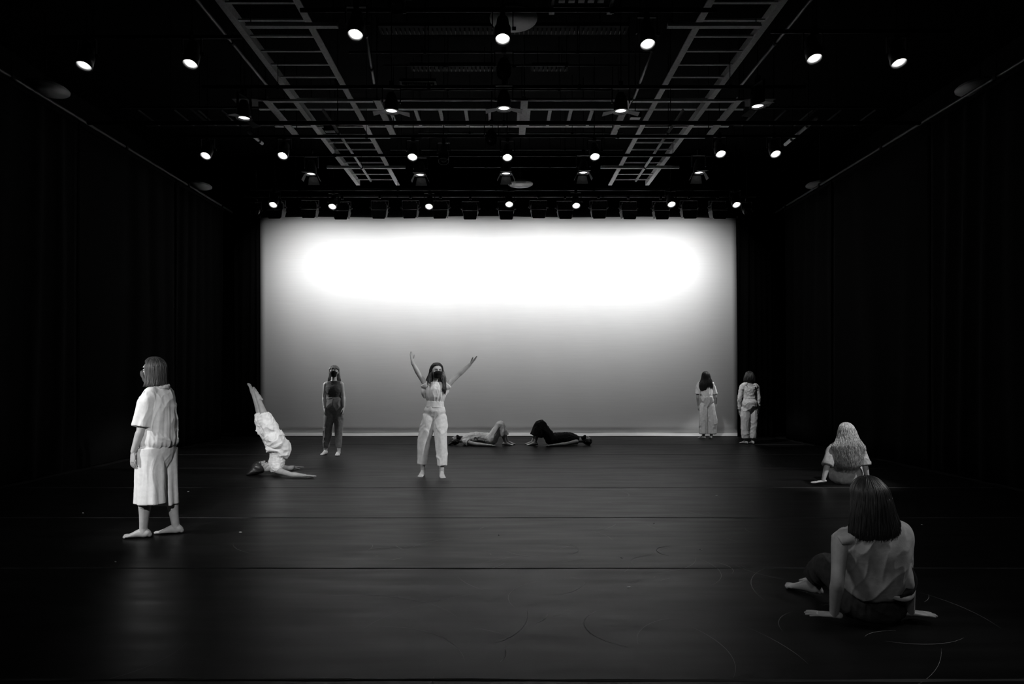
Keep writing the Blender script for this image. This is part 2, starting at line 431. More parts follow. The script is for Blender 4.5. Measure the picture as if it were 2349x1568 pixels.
e = empty('single_strut', (wx(1203, 9.8), 9.75, zz(4.3)), 'single grey strut hung over centre stage under the cross tray', 'strut')
m = MB(); m.box((0, .72, 0), (.11, 1.44, .03)); m.box((0, .72, .03), (.05, 1.44, .04)); m.build('channel', M_tray, e)
m = MB(); m.cyl((0, .05, 0), (0, .05, 1.25), .008, n_=6); m.cyl((0, 1.4, 0), (0, 1.4, 1.25), .008, n_=6); m.build('hanger', M_steelb, e)

def pipe(name, a, b_, r, label, mt, group=None, cat='pipe', hang=True, drop=True):
    a, b_ = Vector(a), Vector(b_); mid = (a + b_) / 2
    e = empty(name, mid, label, cat, group)
    m = MB(); m.cyl(a - mid, b_ - mid, r, n_=10); m.build('tube', mt, e, True)
    if hang:
        k = max(2, int((b_ - a).length / 2.6) + 1)
        for i in range(k):
            p = a + (b_ - a) * ((i + .5) / k) - mid
            m = MB(); m.cyl(p, (p.x, p.y, ZC - mid.z), .005, n_=5); m.cyl(p - (b_ - a).normalized() * .02, p + (b_ - a).normalized() * .02, r + .012, n_=8); m.build('hanger', M_steelb, e)
    return e
pipe('lighting_pipe', (-.669 * 4.25, 9.95, zz(4.22)), (-.669 * 4.25, 13.5, zz(4.22)), .024, 'thin grey pipe running upstage under the left ladder tray', M_tray, 'pipes under the ladder trays')
pipe('lighting_pipe', (.663 * 4.25, 9.95, zz(4.22)), (.663 * 4.25, 13.5, zz(4.22)), .024, 'thin grey pipe running upstage under the right ladder tray', M_tray, 'pipes under the ladder trays')
# unistrut crossers over the trays
for d, xs in ((7.72, ((565, 775), (1531, 1745))), (12.9, ((750, 930), (1378, 1558)))):
    for k, (a, b_) in enumerate(xs):
        lab = '%s cross strut under the %s ladder tray' % ('bright nearer' if d < 9 else 'thin farther', ('left', 'right')[k])
        e = empty('cross_strut', ((wx(a, d) + wx(b_, d)) / 2, d, zz(4.3)), lab, 'strut', 'cross struts under the trays')
        L = wx(b_, d) - wx(a, d)
        m = MB(); m.box((0, 0, 0), (L, .06, .025)); m.box((0, 0, .025), (L, .03, .03)); m.build('channel', M_tray, e)
        m = MB(); m.cyl((-L * .45, 0, 0), (-L * .45, 0, 1.27), .006, n_=5); m.cyl((L * .45, 0, 0), (L * .45, 0, 1.27), .006, n_=5); m.build('hanger', M_steelb, e)
for k, sx in enumerate((-1, 1)):
    s_ = ('left', 'right')[k]
    pipe('long_pipe', (sx * 3.5, 4.5, zz(4.3)), (sx * 3.48, 9.3, zz(4.3)), .02, 'dim lengthwise pipe outside the %s ladder tray near the camera' % s_, M_pipe, 'dim lengthwise pipes')
pipe('long_pipe', (5.05, 10.2, zz(4.2)), (5.05, 11.35, zz(4.2)), .03, 'short pale pipe length high over the right side', M_tray)
pipe('long_pipe', (wx(569, 10.75), 10.75, zz(4.2)), (wx(594, 11.15), 11.3, zz(4.2)), .03, 'very short grey pipe high over the left side', M_tray)
pipe('long_pipe', (wx(1514, 7.8), 7.8, zz(4.3)), (wx(1440, 10.2), 9.7, zz(4.3)), .02, 'dim lengthwise pipe right of centre near the camera', M_pipe, 'dim lengthwise pipes')
pipe('long_pipe', (wx(832, 7.5), 7.5, zz(4.3)), (wx(858, 9.2), 9.2, zz(4.3)), .02, 'dim lengthwise pipe left of centre near the camera', M_pipe, 'dim lengthwise pipes')

lat = [(120, 800, 1500, 4.4), (150, 880, 1440, 4.8), (206, 900, 1410, 4.7), (305, 960, 1430, 4.5), (343, 895, 1430, 4.5), (383, 1040, 1335, 4.5), (434, 640, 1330, 4.35)]
names = ['over the front lights', 'behind the front centre light', 'just before the cross tray', 'just behind the cross tray', 'over the middle light row', 'behind the middle light row', 'before the last light row']
for (py, x0, x1, dz), nmx in zip(lat, names):
    d = F * dz / (CY - py)
    pipe('thin_pipe', (wx(x0, d), d, zz(dz)), (wx(x1, d), d, zz(dz)), .014, 'thin dim pipe crossing the ceiling %s' % nmx, M_pipe, 'thin pipes crossing the ceiling')
# corrugated deck ribs seen over the front lights
def rib_row(name, py, x0, x1, dz, n_, wd, dp, label, mt=M_duct):
    d = F * dz / (CY - py); xa, xb = wx(x0, d), wx(x1, d)
    e = empty(name, ((xa + xb) / 2, d, zz(dz)), label, 'ribbed deck', 'ribbed deck strips in the ceiling')
    m = MB(); m.box((0, 0, .04), (xb - xa + .1, dp + .1, .05)); m.build('panel', M_steelb, e)
    for q in (-.4, .4):
        m = MB(); m.cyl(((xb - xa) * q, 0, .05), ((xb - xa) * q, 0, ZC - zz(dz)), .008, n_=6); m.build('hanger', M_steelb, e)
    for i in range(n_):
        m = MB(); m.box((-(xb - xa) / 2 + (xb - xa) * i / (n_ - 1), 0, 0), (wd, dp, .04), taper=.7); m.build('rib', mt, e)
rib_row('ribbed_deck', 72, 878, 1432, 5.2, 54, .018, .14, 'long row of dim ribs across the ceiling near the camera')
rib_row('ribbed_deck', 159, 950, 1130, 5.2, 20, .02, .11, 'short row of dim ribs left of the centre fixture')
rib_row('ribbed_deck', 159, 1226, 1296, 5.2, 8, .02, .11, 'short row of dim ribs right of the centre fixture')
rib_row('ribbed_deck', 195, 925, 995, 5.2, 16, .03, .13, 'dim ribbed duct end left of centre over the stage')

# big dark batten in front of the cross tray
pipe('batten', (-6.4, 9.72, zz(3.93)), (6.4, 9.72, zz(3.93)), .03, 'black lighting batten in front of the cross tray', M_steelb, 'black lighting battens', 'batten')

# house light saucers
def saucer(px, py, r, dz, label):
    d = F * dz / (CY - py)
    e = empty('house_light', (wx(px, d), d, zz(dz)), label, 'ceiling light', 'unlit saucer house lights')
    m = MB(); m.lathe([(r, 0), (r * .98, .02), (r * .72, .03), (r * .70, .015), (.05, .012), (.05, .04), (r * .6, .07), (r * .9, .05), (r * 1.01, .02)], 32); m.build('dome', M_dome, e, True)
    m = MB(); m.lathe([(.03, -.005), (r * .62, -.002), (r * .62, .02), (.03, .03)], 32); m.build('diffuser', M_dome, e, True)
    m = MB(); m.cyl((0, 0, .06), (0, 0, ZC - zz(dz)), .012, n_=8); m.build('stem', M_steelb, e)
for a in [(105, 206, .31, 4.4, 'big unlit saucer light near the upper left corner'), (2247, 201, .31, 4.4, 'big unlit saucer light near the upper right corner'), (1178, 45, .29, 4.4, 'unlit saucer light above the front centre lamp'),
          (455, 428, .29, 4.4, 'unlit saucer light at the far end of the left track'), (1880, 425, .29, 4.4, 'unlit saucer light at the far end of the right track'), (1194, 423, .28, 4.4, 'pale saucer light over the middle of the back row')]:
    saucer(*a)
for px, py, dz, lab in ((757, 302, 4.35, 'small pale box under the left ladder tray'), (1457, 272, 4.4, 'small pale box under the right end of the cross tray')):
    d = F * dz / (CY - py); e = empty('junction_box', (wx(px, d), d, zz(dz)), lab, 'junction box', 'pale ceiling boxes')
    m = MB(); m.box((0, 0, .06), (.2, .12, .1), taper=.94); m.build('casing', M_steelb, e)
    m = MB(); m.box((0, 0, .004), (.165, .095, .008)); m.build('cover', M_box, e)
    m = MB(); m.cyl((0, 0, .1), (0, 0, ZC - zz(dz)), .008, n_=5); m.build('conduit', M_steelb, e)
# lift cage at the top of the picture
e = empty('ceiling_cage', (wx(1337, 7.0), 7.2, zz(4.2)), 'dark hanging cage with slats at the top centre right', 'ceiling cage')
for sx in (-1, 1):
    m = MB(); m.beam((sx * .33, -.55, 0), (sx * .33, 0.0, 0), .03, .05); m.beam((sx * .33, 0, 0), (sx * .33, 0, 1.2), .03, .03); m.build('side_post', M_pipe, e)
    m = MB(); m.box((sx * .33, .0, -.035), (.06, .05, .02)); m.build('foot_plate', M_tray, e)
for k in range(3):
    m = MB(); m.box((0, -.02 - .22 * k, .02), (.63, .025, .03)); m.build('cross_bar', M_pipe, e)
for k in range(5):
    m = MB(); m.box((-.22 + .11 * k, -.26, .06), (.07, .45, .012)); m.build('slat', M_pipe, e)

# ------------------------------------------------------------ lighting fixtures
ZF = zz(3.8)
PIPE_Z = zz(4.13)
def yoke(m, r, top, zc):
    for s_ in (-1, 1): m.box((s_ * (r + .03), 0, (top + zc) / 2), (.012, .035, top - zc))
    m.box((0, 0, top), (2 * r + .072, .035, .012))
def clamp(m, z0, z1):
    m.cyl((0, 0, z1), (0, 0, ZC - ZF + .1), .007, n_=6)
    m.cyl((0, 0, z0), (0, 0, z1), .012, n_=8); m.box((0, 0, z1), (.06, .05, .09)); m.cyl((0, -.04, z1 + .03), (0, .04, z1 + .03), .014, n_=6)

def can_light(lit=True):
    """parabolic can, aperture at local origin facing -Z; yoke parts stay upright"""
    root = empty('can_light')
    head = MB(); r = .086
    head.lathe([(r, 0), (r + .006, .0), (r + .006, .17), (r - .01, .2), (r - .02, .3), (.04, .34), (.035, .345), (.001, .345), (.001, .33), (.03, .33), (r - .03, .29), (r, .16)], 28, closed=True)
    hd = head.build('can', M_dark, root, True)
    if lit:
        rf = MB(); rf.lathe([(.082, .012), (.079, .05), (.066, .10), (.045, .135), (.02, .15), (.001, .152), (.001, .156), (.024, .155), (.05, .14), (.072, .105), (.084, .05), (.085, .012)], 28, closed=True)
        rf.build('reflector', M_refl, hd, True)
        bl = MB(); bl.lathe([(.001, .055), (.012, .058), (.021, .075), (.022, .10), (.014, .13), (.001, .14)], 14); bl.build('lamp', M_bulb, hd, True)
    else:
        gl = MB(); gl.lathe([(.001, .02), (.04, .018), (.082, .028), (.082, .034), (.001, .03)], 24); gl.build('lens', M_glass, hd, True)
    y = MB(); zc = .17; yoke(y, r, .36, zc); y.build('yoke', M_steelb, root)
    c = MB(); clamp(c, .36, .385); c.build('clamp', M_steelb, root)
    k = MB(); k.cyl((r + .02, 0, zc), (r + .065, 0, zc), .02, n_=8); k.build('knob', M_steelb, root)
    return root

ROWS = {
 'A': ([(192, 153), (436, 149), (815, 82), (1153, 92), (1486, 104), (1869, 137), (2063, 147)], 19, 'front row'),
 'B': ([(471, 359), (648, 359), (946, 362), (1164, 363), (1365, 361), (1654, 355), (1780, 355)], 31, 'middle row'),
 'C': ([(626, 471), (762, 475), (984, 475), (1168, 470), (1322, 473), (1541, 470), (1690, 471)], 36, 'last row'),
}
proto = can_light(True); used = False
def tilt_head(root, deg, rzdeg=0):
    for ch in root.children:
        if ch.name.startswith('can'):
            p = Vector((0, 0, .17)); R_ = Matrix.Rotation(math.radians(rzdeg), 4, 'Z') @ Matrix.Rotation(math.radians(-deg), 4, 'X')
            ch.matrix_basis = Matrix.Translation(p) @ R_ @ Matrix.Translation(-p)
            return R_
for key, (pts, tilt, rn) in ROWS.items():
    for i, (px, py) in enumerate(pts):
        hh = 3.7 if key == 'C' else 3.8; d = F * hh / (CY - py)
        o = proto if not used else copy_tree(proto); used = True
        R_ = tilt_head(o, tilt)
        # the aperture must land on the observed spot
        apx = Matrix.Translation((0, 0, .17)) @ R_ @ Matrix.Translation((0, 0, -.17)) @ Vector((0, 0, 0))
        o.location = Vector((wx(px, d), d, zz(hh))) - apx
        tag(o, 'lit round can lamp in the %s overhead, %s from the left' % (rn, ORD[i]), 'stage light', 'lit can lamps in the %s' % rn)
        aim = R_ @ Vector((0, 0, -1))
        p = Vector(o.location) + apx - aim * 0.0 + aim * .02
        if 0 < i < 6:
            spot('can_beam', p, p + aim, {'A': 18, 'B': 26, 'C': 26}[key], 46, .8, .05)
# unlit cans
for px, py, dz, tl, lab in ((1156, 184, 3.8, 40, 'unlit can lamp tilted toward the camera over centre stage, nearer one'), (1127, 335, 3.85, 44, 'unlit can lamp left of centre behind the cross tray'),
                        (912, 32, 3.9, 35, 'unlit can lamp at the top edge left of centre'), (1018, 374, 3.8, 20, 'unlit can lamp left of centre beside the middle row')):
    if px == 1156: dark = can_light(False); o = dark
    else: o = copy_tree(dark)
    tilt_head(o, tl); d = F * dz / (CY - py)
    o.location = (wx(px, d), d, zz(dz)); tag(o, lab, 'stage light', 'unlit can lamps')

def fresnel(wide):
    root = empty('fresnel_light'); r = .085
    b_ = MB(); b_.lathe([(r - .002, .02), (r + .012, .0), (r + .014, .03), (r + .01, .12), (r - .01, .2), (.05, .26), (.001, .26), (.001, .24), (.04, .24), (r - .02, .19), (r - .002, .12)], 24, closed=True)
    hd = b_.build('housing', M_dark, root, True)
    l = MB(); l.lathe([(.001, .006), (.03, .008), (.06, .013), (r - .003, .022), (r - .003, .034), (.001, .034)], 24); l.build('lens', M_lens, hd, True)
    rg = MB(); rg.lathe([(r - .004, .0), (r + .03, -.004), (r + .03, .004), (r - .004, .006)], 24, closed=True); rg.build('accessory_ring', M_dark, root)
    def leaf(ang, inner, outer, length, open_deg):
        m = MB(); t = math.radians(open_deg); R_ = Matrix.Rotation(ang, 4, 'Z')
        vv = []
        for th in (0, .004):
            for (s_, u) in ((-inner, 0), (inner, 0), (outer, length), (-outer, length)):
                vv.append(R_ @ Vector((s_, r + .025 + u * math.sin(t) + th * math.cos(t), -.006 - u * math.cos(t) + th * math.sin(t))))
        m.add(vv, [(0, 1, 2, 3), (7, 6, 5, 4), (0, 4, 5, 1), (1, 5, 6, 2), (2, 6, 7, 3), (3, 7, 4, 0)])
        m.build('barn_door_leaf', M_leaf, root)
    if wide == 'side':
        leaf(PI / 2, .05, .075, .15, 78); leaf(-PI / 2, .05, .075, .15, 78)
    else:
        leaf(0, .075, .11, .15, 22); leaf(PI, .075, .11, .13, 80); leaf(PI / 2, .05, .07, .12, 25); leaf(-PI / 2, .05, .07, .12, 25)
    y = MB(); yoke(y, r + .01, .33, .12); y.build('yoke', M_steelb, root)
    c = MB(); clamp(c, .33, .385); c.build('clamp', M_steelb, root)
    return root
fw = fresnel('side'); fb = fresnel('box')
D = [(560, 272), (898, 256), (1156, 250), (1424, 256), (1738, 245)]
E = [(714, 400), (964, 402), (1161, 399), (1338, 397), (1603, 397)]
for lst, pr, rn in ((D, fw, 'cross tray'), (E, fb, 'back half of the ceiling')):
    for i, (px, py) in enumerate(lst):
        d = F * 3.8 / (CY - py); o = pr if i == 0 else copy_tree(pr)
        o.location = (wx(px, d), d, ZF); o.rotation_euler.z = random.uniform(-.12, .12) if lst is D else 0
        if lst is D and i == 0: o.rotation_euler.z = 1.2
        if lst is D and i == 4: o.rotation_euler.z = -1.3
        tag(o, 'lit lamp with barn doors near the %s, %s from the left' % (rn, ORD[i]), 'stage light', 'lamps with barn doors near the %s' % rn)
        spot('fresnel_beam', (o.location.x, d, ZF - .02), (o.location.x, d + .1, 0), 12, 60, .9, .06)

# battens carrying the rows
for (y, x0, x1, lab) in ((7.14, -2.3, 2.4, 'black batten carrying the front centre lamps'), (7.7, -5.6, -3.2, 'black batten carrying the front left lamps'), (7.58, 3.2, 5.4, 'black batten carrying the front right lamps'),
                         (9.02, -4.3, 4.3, 'black batten over the barn door lamps near the cross tray'), (10.86, -5.6, 5.2, 'black batten carrying the middle row of lamps'), (11.78, -4.2, 4.2, 'black batten over the far barn door lamps')):
    pipe('batten', (x0, y, PIPE_Z + .03), (x1, y, PIPE_Z + .03), .024, lab, M_steelb, 'black lighting battens', 'batten')
pipe('batten', (wx(575, 13.72), 13.72, zz(4.10)), (wx(1700, 13.72), 13.72, zz(4.10)), .024, 'dark batten carrying the last row of can lamps', M_pipe, 'black lighting battens', 'batten')

# cyc fixtures
def cyc_light():
    root = empty('cyc_light')
    b_ = MB(); b_.box((0, .02, .10), (.33, .20, .14)); b_.box((0, -.02, .19), (.28, .14, .06)); b_.build('housing', M_dark, root)
    g = MB(); g.box((0, .0, .028), (.35, .23, .012)); g.build('gel_frame', M_pipe, root)
    for (yy, w0, w1) in ((-.115, .165, .135),):
        m = MB(); vv = []
        for th in (0, .005):
            for (s_, u) in ((-w0, 0), (w0, 0), (w1, .19), (w1 - .012, .2), (-w1 + .012, .2), (-w1, .19)): vv.append((s_, yy + th - u * .12, .02 - u))
        m.add(vv, [(0, 1, 2, 3, 4, 5), (11, 10, 9, 8, 7, 6)] + [(k, (k + 1) % 6 + 0, (k + 1) % 6 + 6, k + 6) for k in range(6)]); m.build('barn_door_leaf', M_dark, root)
    for s_ in (-1, 1):
        m = MB(); vv = [(s_ * .165, -.11, .02), (s_ * .165, .11, .02), (s_ * .145, .07, -.12), (s_ * .145, -.12, -.15)]
        vv += [(x + s_ * .004, y, z) for x, y, z in vv]
        m.add(vv, [(0, 1, 2, 3), (7, 6, 5, 4), (0, 4, 5, 1), (1, 5, 6, 2), (2, 6, 7, 3), (3, 7, 4, 0)]); m.build('side_leaf', M_dark, root)
        m = MB(); m.box((s_ * .19, 0, .16), (.01, .03, .18)); m.cyl((s_ * .17, 0, .10), (s_ * .225, 0, .10), .016, n_=8); m.build('yoke_arm', M_pipe, root)
    m = MB(); m.box((0, 0, .255), (.39, .03, .01)); m.build('yoke_bar', M_steelb, root)
    m = MB(); m.cyl((0, 0, .255), (0, 0, .33), .01, n_=6); m.box((0, 0, .34), (.05, .05, .07)); m.build('clamp', M_steelb, root)
    for s_ in (-.05, .04):
        m = MB(); m.box((s_, -.092, .205), (.03, .004, .006)); m.build('vent_slot', M_tray, root)
    m = MB(); pts = [Vector((-.16 + .32 * t, .05, .33 - .07 * math.sin(PI * t))) for t in np.linspace(0, 1, 9)]
    for p, q in zip(pts[:-1], pts[1:]): m.cyl(p, q, .006, n_=5)
    m.build('cable', M_steelb, root)
    return root
pc = cyc_light()
for i, px in enumerate(CYC_PX):
    o = pc if i == 0 else copy_tree(pc)
    o.location = (wx(px, CYC_D), CYC_D, wz(484, CYC_D) - .03 + random.uniform(-.015, .015)); o.rotation_euler.z = random.uniform(-.05, .05)
    if i in (1,): o.location.z += .03
    tag(o, 'black flood light with flaps above the white cloth, %s from the left' % ORD[i], 'flood light', 'cyclorama floods in a row')
pipe('batten', (wx(560, CYC_D), CYC_D, wz(484, CYC_D) + .33), (wx(1735, CYC_D), CYC_D, wz(484, CYC_D) + .33), .024, 'batten carrying the row of flood lights', M_pipe, 'black lighting battens', 'batten')
for px, lab in ((587, 'round dark spotlight at the left end of the flood row'), (1713, 'round dark spotlight at the right end of the flood row')):
    o = copy_tree(dark); tag(o, lab, 'stage light', 'unlit can lamps'); tilt_head(o, 62, 8 if px < 1000 else -8)
    o.location = (wx(px, CYC_D), CYC_D, wz(500, CYC_D))

# ============================================================ PEOPLE
_T = RNG.random((32, 32, 32))
def vnoise(P):
    P = np.asarray(P) % 32; i = np.floor(P).astype(int); f = P - i; f = f * f * (3 - 2 * f); i %= 32; j = (i + 1) % 32
    x0, y0, z0 = i.T; x1, y1, z1 = j.T; fx, fy, fz = f.T
    a = _T[x0, y0, z0] * (1 - fx) + _T[x1, y0, z0] * fx; b_ = _T[x0, y1, z0] * (1 - fx) + _T[x1, y1, z0] * fx
    c = _T[x0, y0, z1] * (1 - fx) + _T[x1, y0, z1] * fx; d = _T[x0, y1, z1] * (1 - fx) + _T[x1, y1, z1] * fx
    return (a * (1 - fy) + b_ * fy) * (1 - fz) + (c * (1 - fy) + d * fy) * fz


def nrm(v): v = np.asarray(v, float); return v / (np.linalg.norm(v) + 1e-9)
def lerp(a, b_, t): return np.asarray(a, float) * (1 - t) + np.asarray(b_, float) * t


def resample(P, R, k=5, smooth=True):
    """P (n,3), R (n,m): Catmull-Rom through the points, linear-ish radii"""
    P = np.asarray(P, float); R = np.asarray(R, float); n_ = len(P)
    if n_ == 2:
        ts = np.linspace(0, 1, k + 1)[:, None]; return P[0] * (1 - ts) + P[1] * ts, R[0] * (1 - ts) + R[1] * ts
    oP, oR = [], []
    for i in range(n_ - 1):
        p0 = P[max(i - 1, 0)]; p1 = P[i]; p2 = P[i + 1]; p3 = P[min(i + 2, n_ - 1)]
        r0 = R[max(i - 1, 0)]; r1 = R[i]; r2 = R[i + 1]; r3 = R[min(i + 2, n_ - 1)]
        for j in range(k):
            t = j / k
            cr = lambda a, b_, c, d: .5 * (2 * b_ + (c - a) * t + (2 * a - 5 * b_ + 4 * c - d) * t * t + (3 * b_ - a - 3 * c + d) * t ** 3)
            oP.append(cr(p0, p1, p2, p3) if smooth else p1 * (1 - t) + p2 * t); oR.append(np.maximum(cr(r0, r1, r2, r3), 1e-4))
    oP.append(P[-1]); oR.append(R[-1])
    return np.array(oP), np.array(oR)


def tube(M, pts, ra, rb=None, ref=None, n_=16, k=4, round_=True, ripple=None, smooth=True):
    """lofted elliptical tube; ra along ref-ish axis, rb across"""
    ra = np.asarray(ra, float); rb = ra if rb is None else np.asarray(rb, float)
    refs = None
    if ref is not None and np.ndim(ref) == 2: refs = np.asarray(ref, float)
    cols = [ra, rb] + ([refs[:, 0], refs[:, 1], refs[:, 2]] if refs is not None else [])
    # refs are interpolated with the radii; shift to keep positive clamp harmless
    if refs is not None:
        P, R = resample(pts, np.stack([ra, rb] + [refs[:, i] + 10 for i in range(3)], 1), k, smooth); RF = R[:, 2:5] - 10
    else:
        P, R = resample(pts, np.stack([ra, rb], 1), k, smooth)
        if ref is None:
            t = nrm(P[-1] - P[0]); ref = np.array([1.0, 0, 0]) if abs(t[0]) < .8 else np.array([0, 1.0, 0])
        RF = np.tile(np.asarray(ref, float), (len(P), 1))
    T = np.gradient(P, axis=0); T /= np.linalg.norm(T, axis=1)[:, None] + 1e-9
    rings = []
    th = np.linspace(0, 2 * PI, n_, endpoint=False); ct, st = np.cos(th)[:, None], np.sin(th)[:, None]
    N = len(P)
    def ring(p, t, rf, a, b_, u):
        x = nrm(rf - t * rf.dot(t)); y = np.cross(t, x); mul = 1.0
        if ripple is not None: mul = np.asarray(ripple(th, u))[:, None]
        return p + (x * ct * a + y * st * b_) * mul
    if round_:
        for q, s_ in ((.95, .3), (.6, .75)): rings.append(ring(P[0] - T[0] * min(R[0, 0], R[0, 1]) * q, T[0], RF[0], R[0, 0] * s_, R[0, 1] * s_, 0))
    for i in range(N): rings.append(ring(P[i], T[i], RF[i], R[i, 0], R[i, 1], i / (N - 1)))
    if round_:
        for q, s_ in ((.6, .75), (.95, .3)): rings.append(ring(P[-1] + T[-1] * min(R[-1, 0], R[-1, 1]) * q, T[-1], RF[-1], R[-1, 0] * s_, R[-1, 1] * s_, 1))
    vv = np.concatenate(rings); ff = []; nr_ = len(rings)
    for i in range(nr_ - 1):
        for j in range(n_):
            j2 = (j + 1) % n_; ff.append((i * n_ + j, i * n_ + j2, (i + 1) * n_ + j2, (i + 1) * n_ + j))
    ff.append(tuple(range(n_))[::-1]); ff.append(tuple(range((nr_ - 1) * n_, nr_ * n_)))
    M.add(vv, ff)


def ellip(M, c, ax, r, n_=12, m_=9):
    """ellipsoid, ax = 3 unit vectors, r = 3 radii"""
    ax = [np.asarray(a, float) for a in ax]; vv = []; ff = []
    for i in range(m_ + 1):
        ph = PI * i / m_ * .96 + .02 * PI
        for j in range(n_):
            t = 2 * PI * j / n_
            vv.append(np.asarray(c) + ax[0] * r[0] * math.sin(ph) * math.cos(t) + ax[1] * r[1] * math.sin(ph) * math.sin(t) + ax[2] * r[2] * math.cos(ph))
    for i in range(m_):
        for j in range(n_): ff.append((i * n_ + j, i * n_ + (j + 1) % n_, (i + 1) * n_ + (j + 1) % n_, (i + 1) * n_ + j))
    ff += [tuple(range(n_)), tuple(range(m_ * n_, (m_ + 1) * n_))[::-1]]
    M.add(vv, ff)


def remesh(M, voxel, smooth=3, disp=None):
    me = bpy.data.meshes.new('tmp'); me.from_pydata(M.v, [], M.f); me.update()
    bm = bmesh.new(); bm.from_mesh(me); bmesh.ops.recalc_face_normals(bm, faces=bm.faces); bm.to_mesh(me); bm.free()
    o = bpy.data.objects.new('tmp', me); C.objects.link(o)
    r = o.modifiers.new('r', 'REMESH'); r.mode = 'VOXEL'; r.voxel_size = voxel; r.adaptivity = 0
    if smooth:
        s_ = o.modifiers.new('s', 'SMOOTH'); s_.factor = .5; s_.iterations = smooth
    dg = bpy.context.evaluated_depsgraph_get(); ev = o.evaluated_get(dg); m2 = ev.to_mesh()
    nv = len(m2.vertices); co = np.empty(nv * 3); m2.vertices.foreach_get('co', co); co = co.reshape(-1, 3)
    nn = np.empty(nv * 3); m2.vertices.foreach_get('normal', nn); nn = nn.reshape(-1, 3)
    nl = len(m2.loops); li = np.empty(nl, int); m2.loops.foreach_get('vertex_index', li)
    npoly = len(m2.polygons); ls = np.empty(npoly, int); m2.polygons.foreach_get('loop_start', ls)
    lt = np.empty(npoly, int); m2.polygons.foreach_get('loop_total', lt)
    ev.to_mesh_clear(); bpy.data.objects.remove(o); bpy.data.meshes.remove(me)
    if disp is not None: co = co + nn * disp(co, nn)[:, None]
    return co, li, lt


def join_meshes(parts, name, mt, parent, origin):
    """parts: list of (co, li, lt)"""
    off = 0; cos, lis, lts = [], [], []
    for co, li, lt in parts:
        cos.append(co); lis.append(li + off); lts.append(lt); off += len(co)
    co = np.concatenate(cos) - origin; li = np.concatenate(lis); lt = np.concatenate(lts)
    me = bpy.data.meshes.new(name); me.vertices.add(len(co)); me.vertices.foreach_set('co', co.ravel())
    me.loops.add(len(li)); me.loops.foreach_set('vertex_index', li)
    me.polygons.add(len(lt)); me.polygons.foreach_set('loop_start', np.concatenate([[0], np.cumsum(lt)[:-1]])); me.polygons.foreach_set('loop_total', lt)
    me.update(calc_edges=True); me.validate()
    me.polygons.foreach_set('use_smooth', [True] * len(me.polygons))
    me.materials.append(mt)
    o = bpy.data.objects.new(name, me); C.objects.link(o); o.parent = parent
    return o


def mb_arrays(M):
    return np.array(M.v), np.concatenate([np.array(f) for f in M.f]), np.array([len(f) for f in M.f])


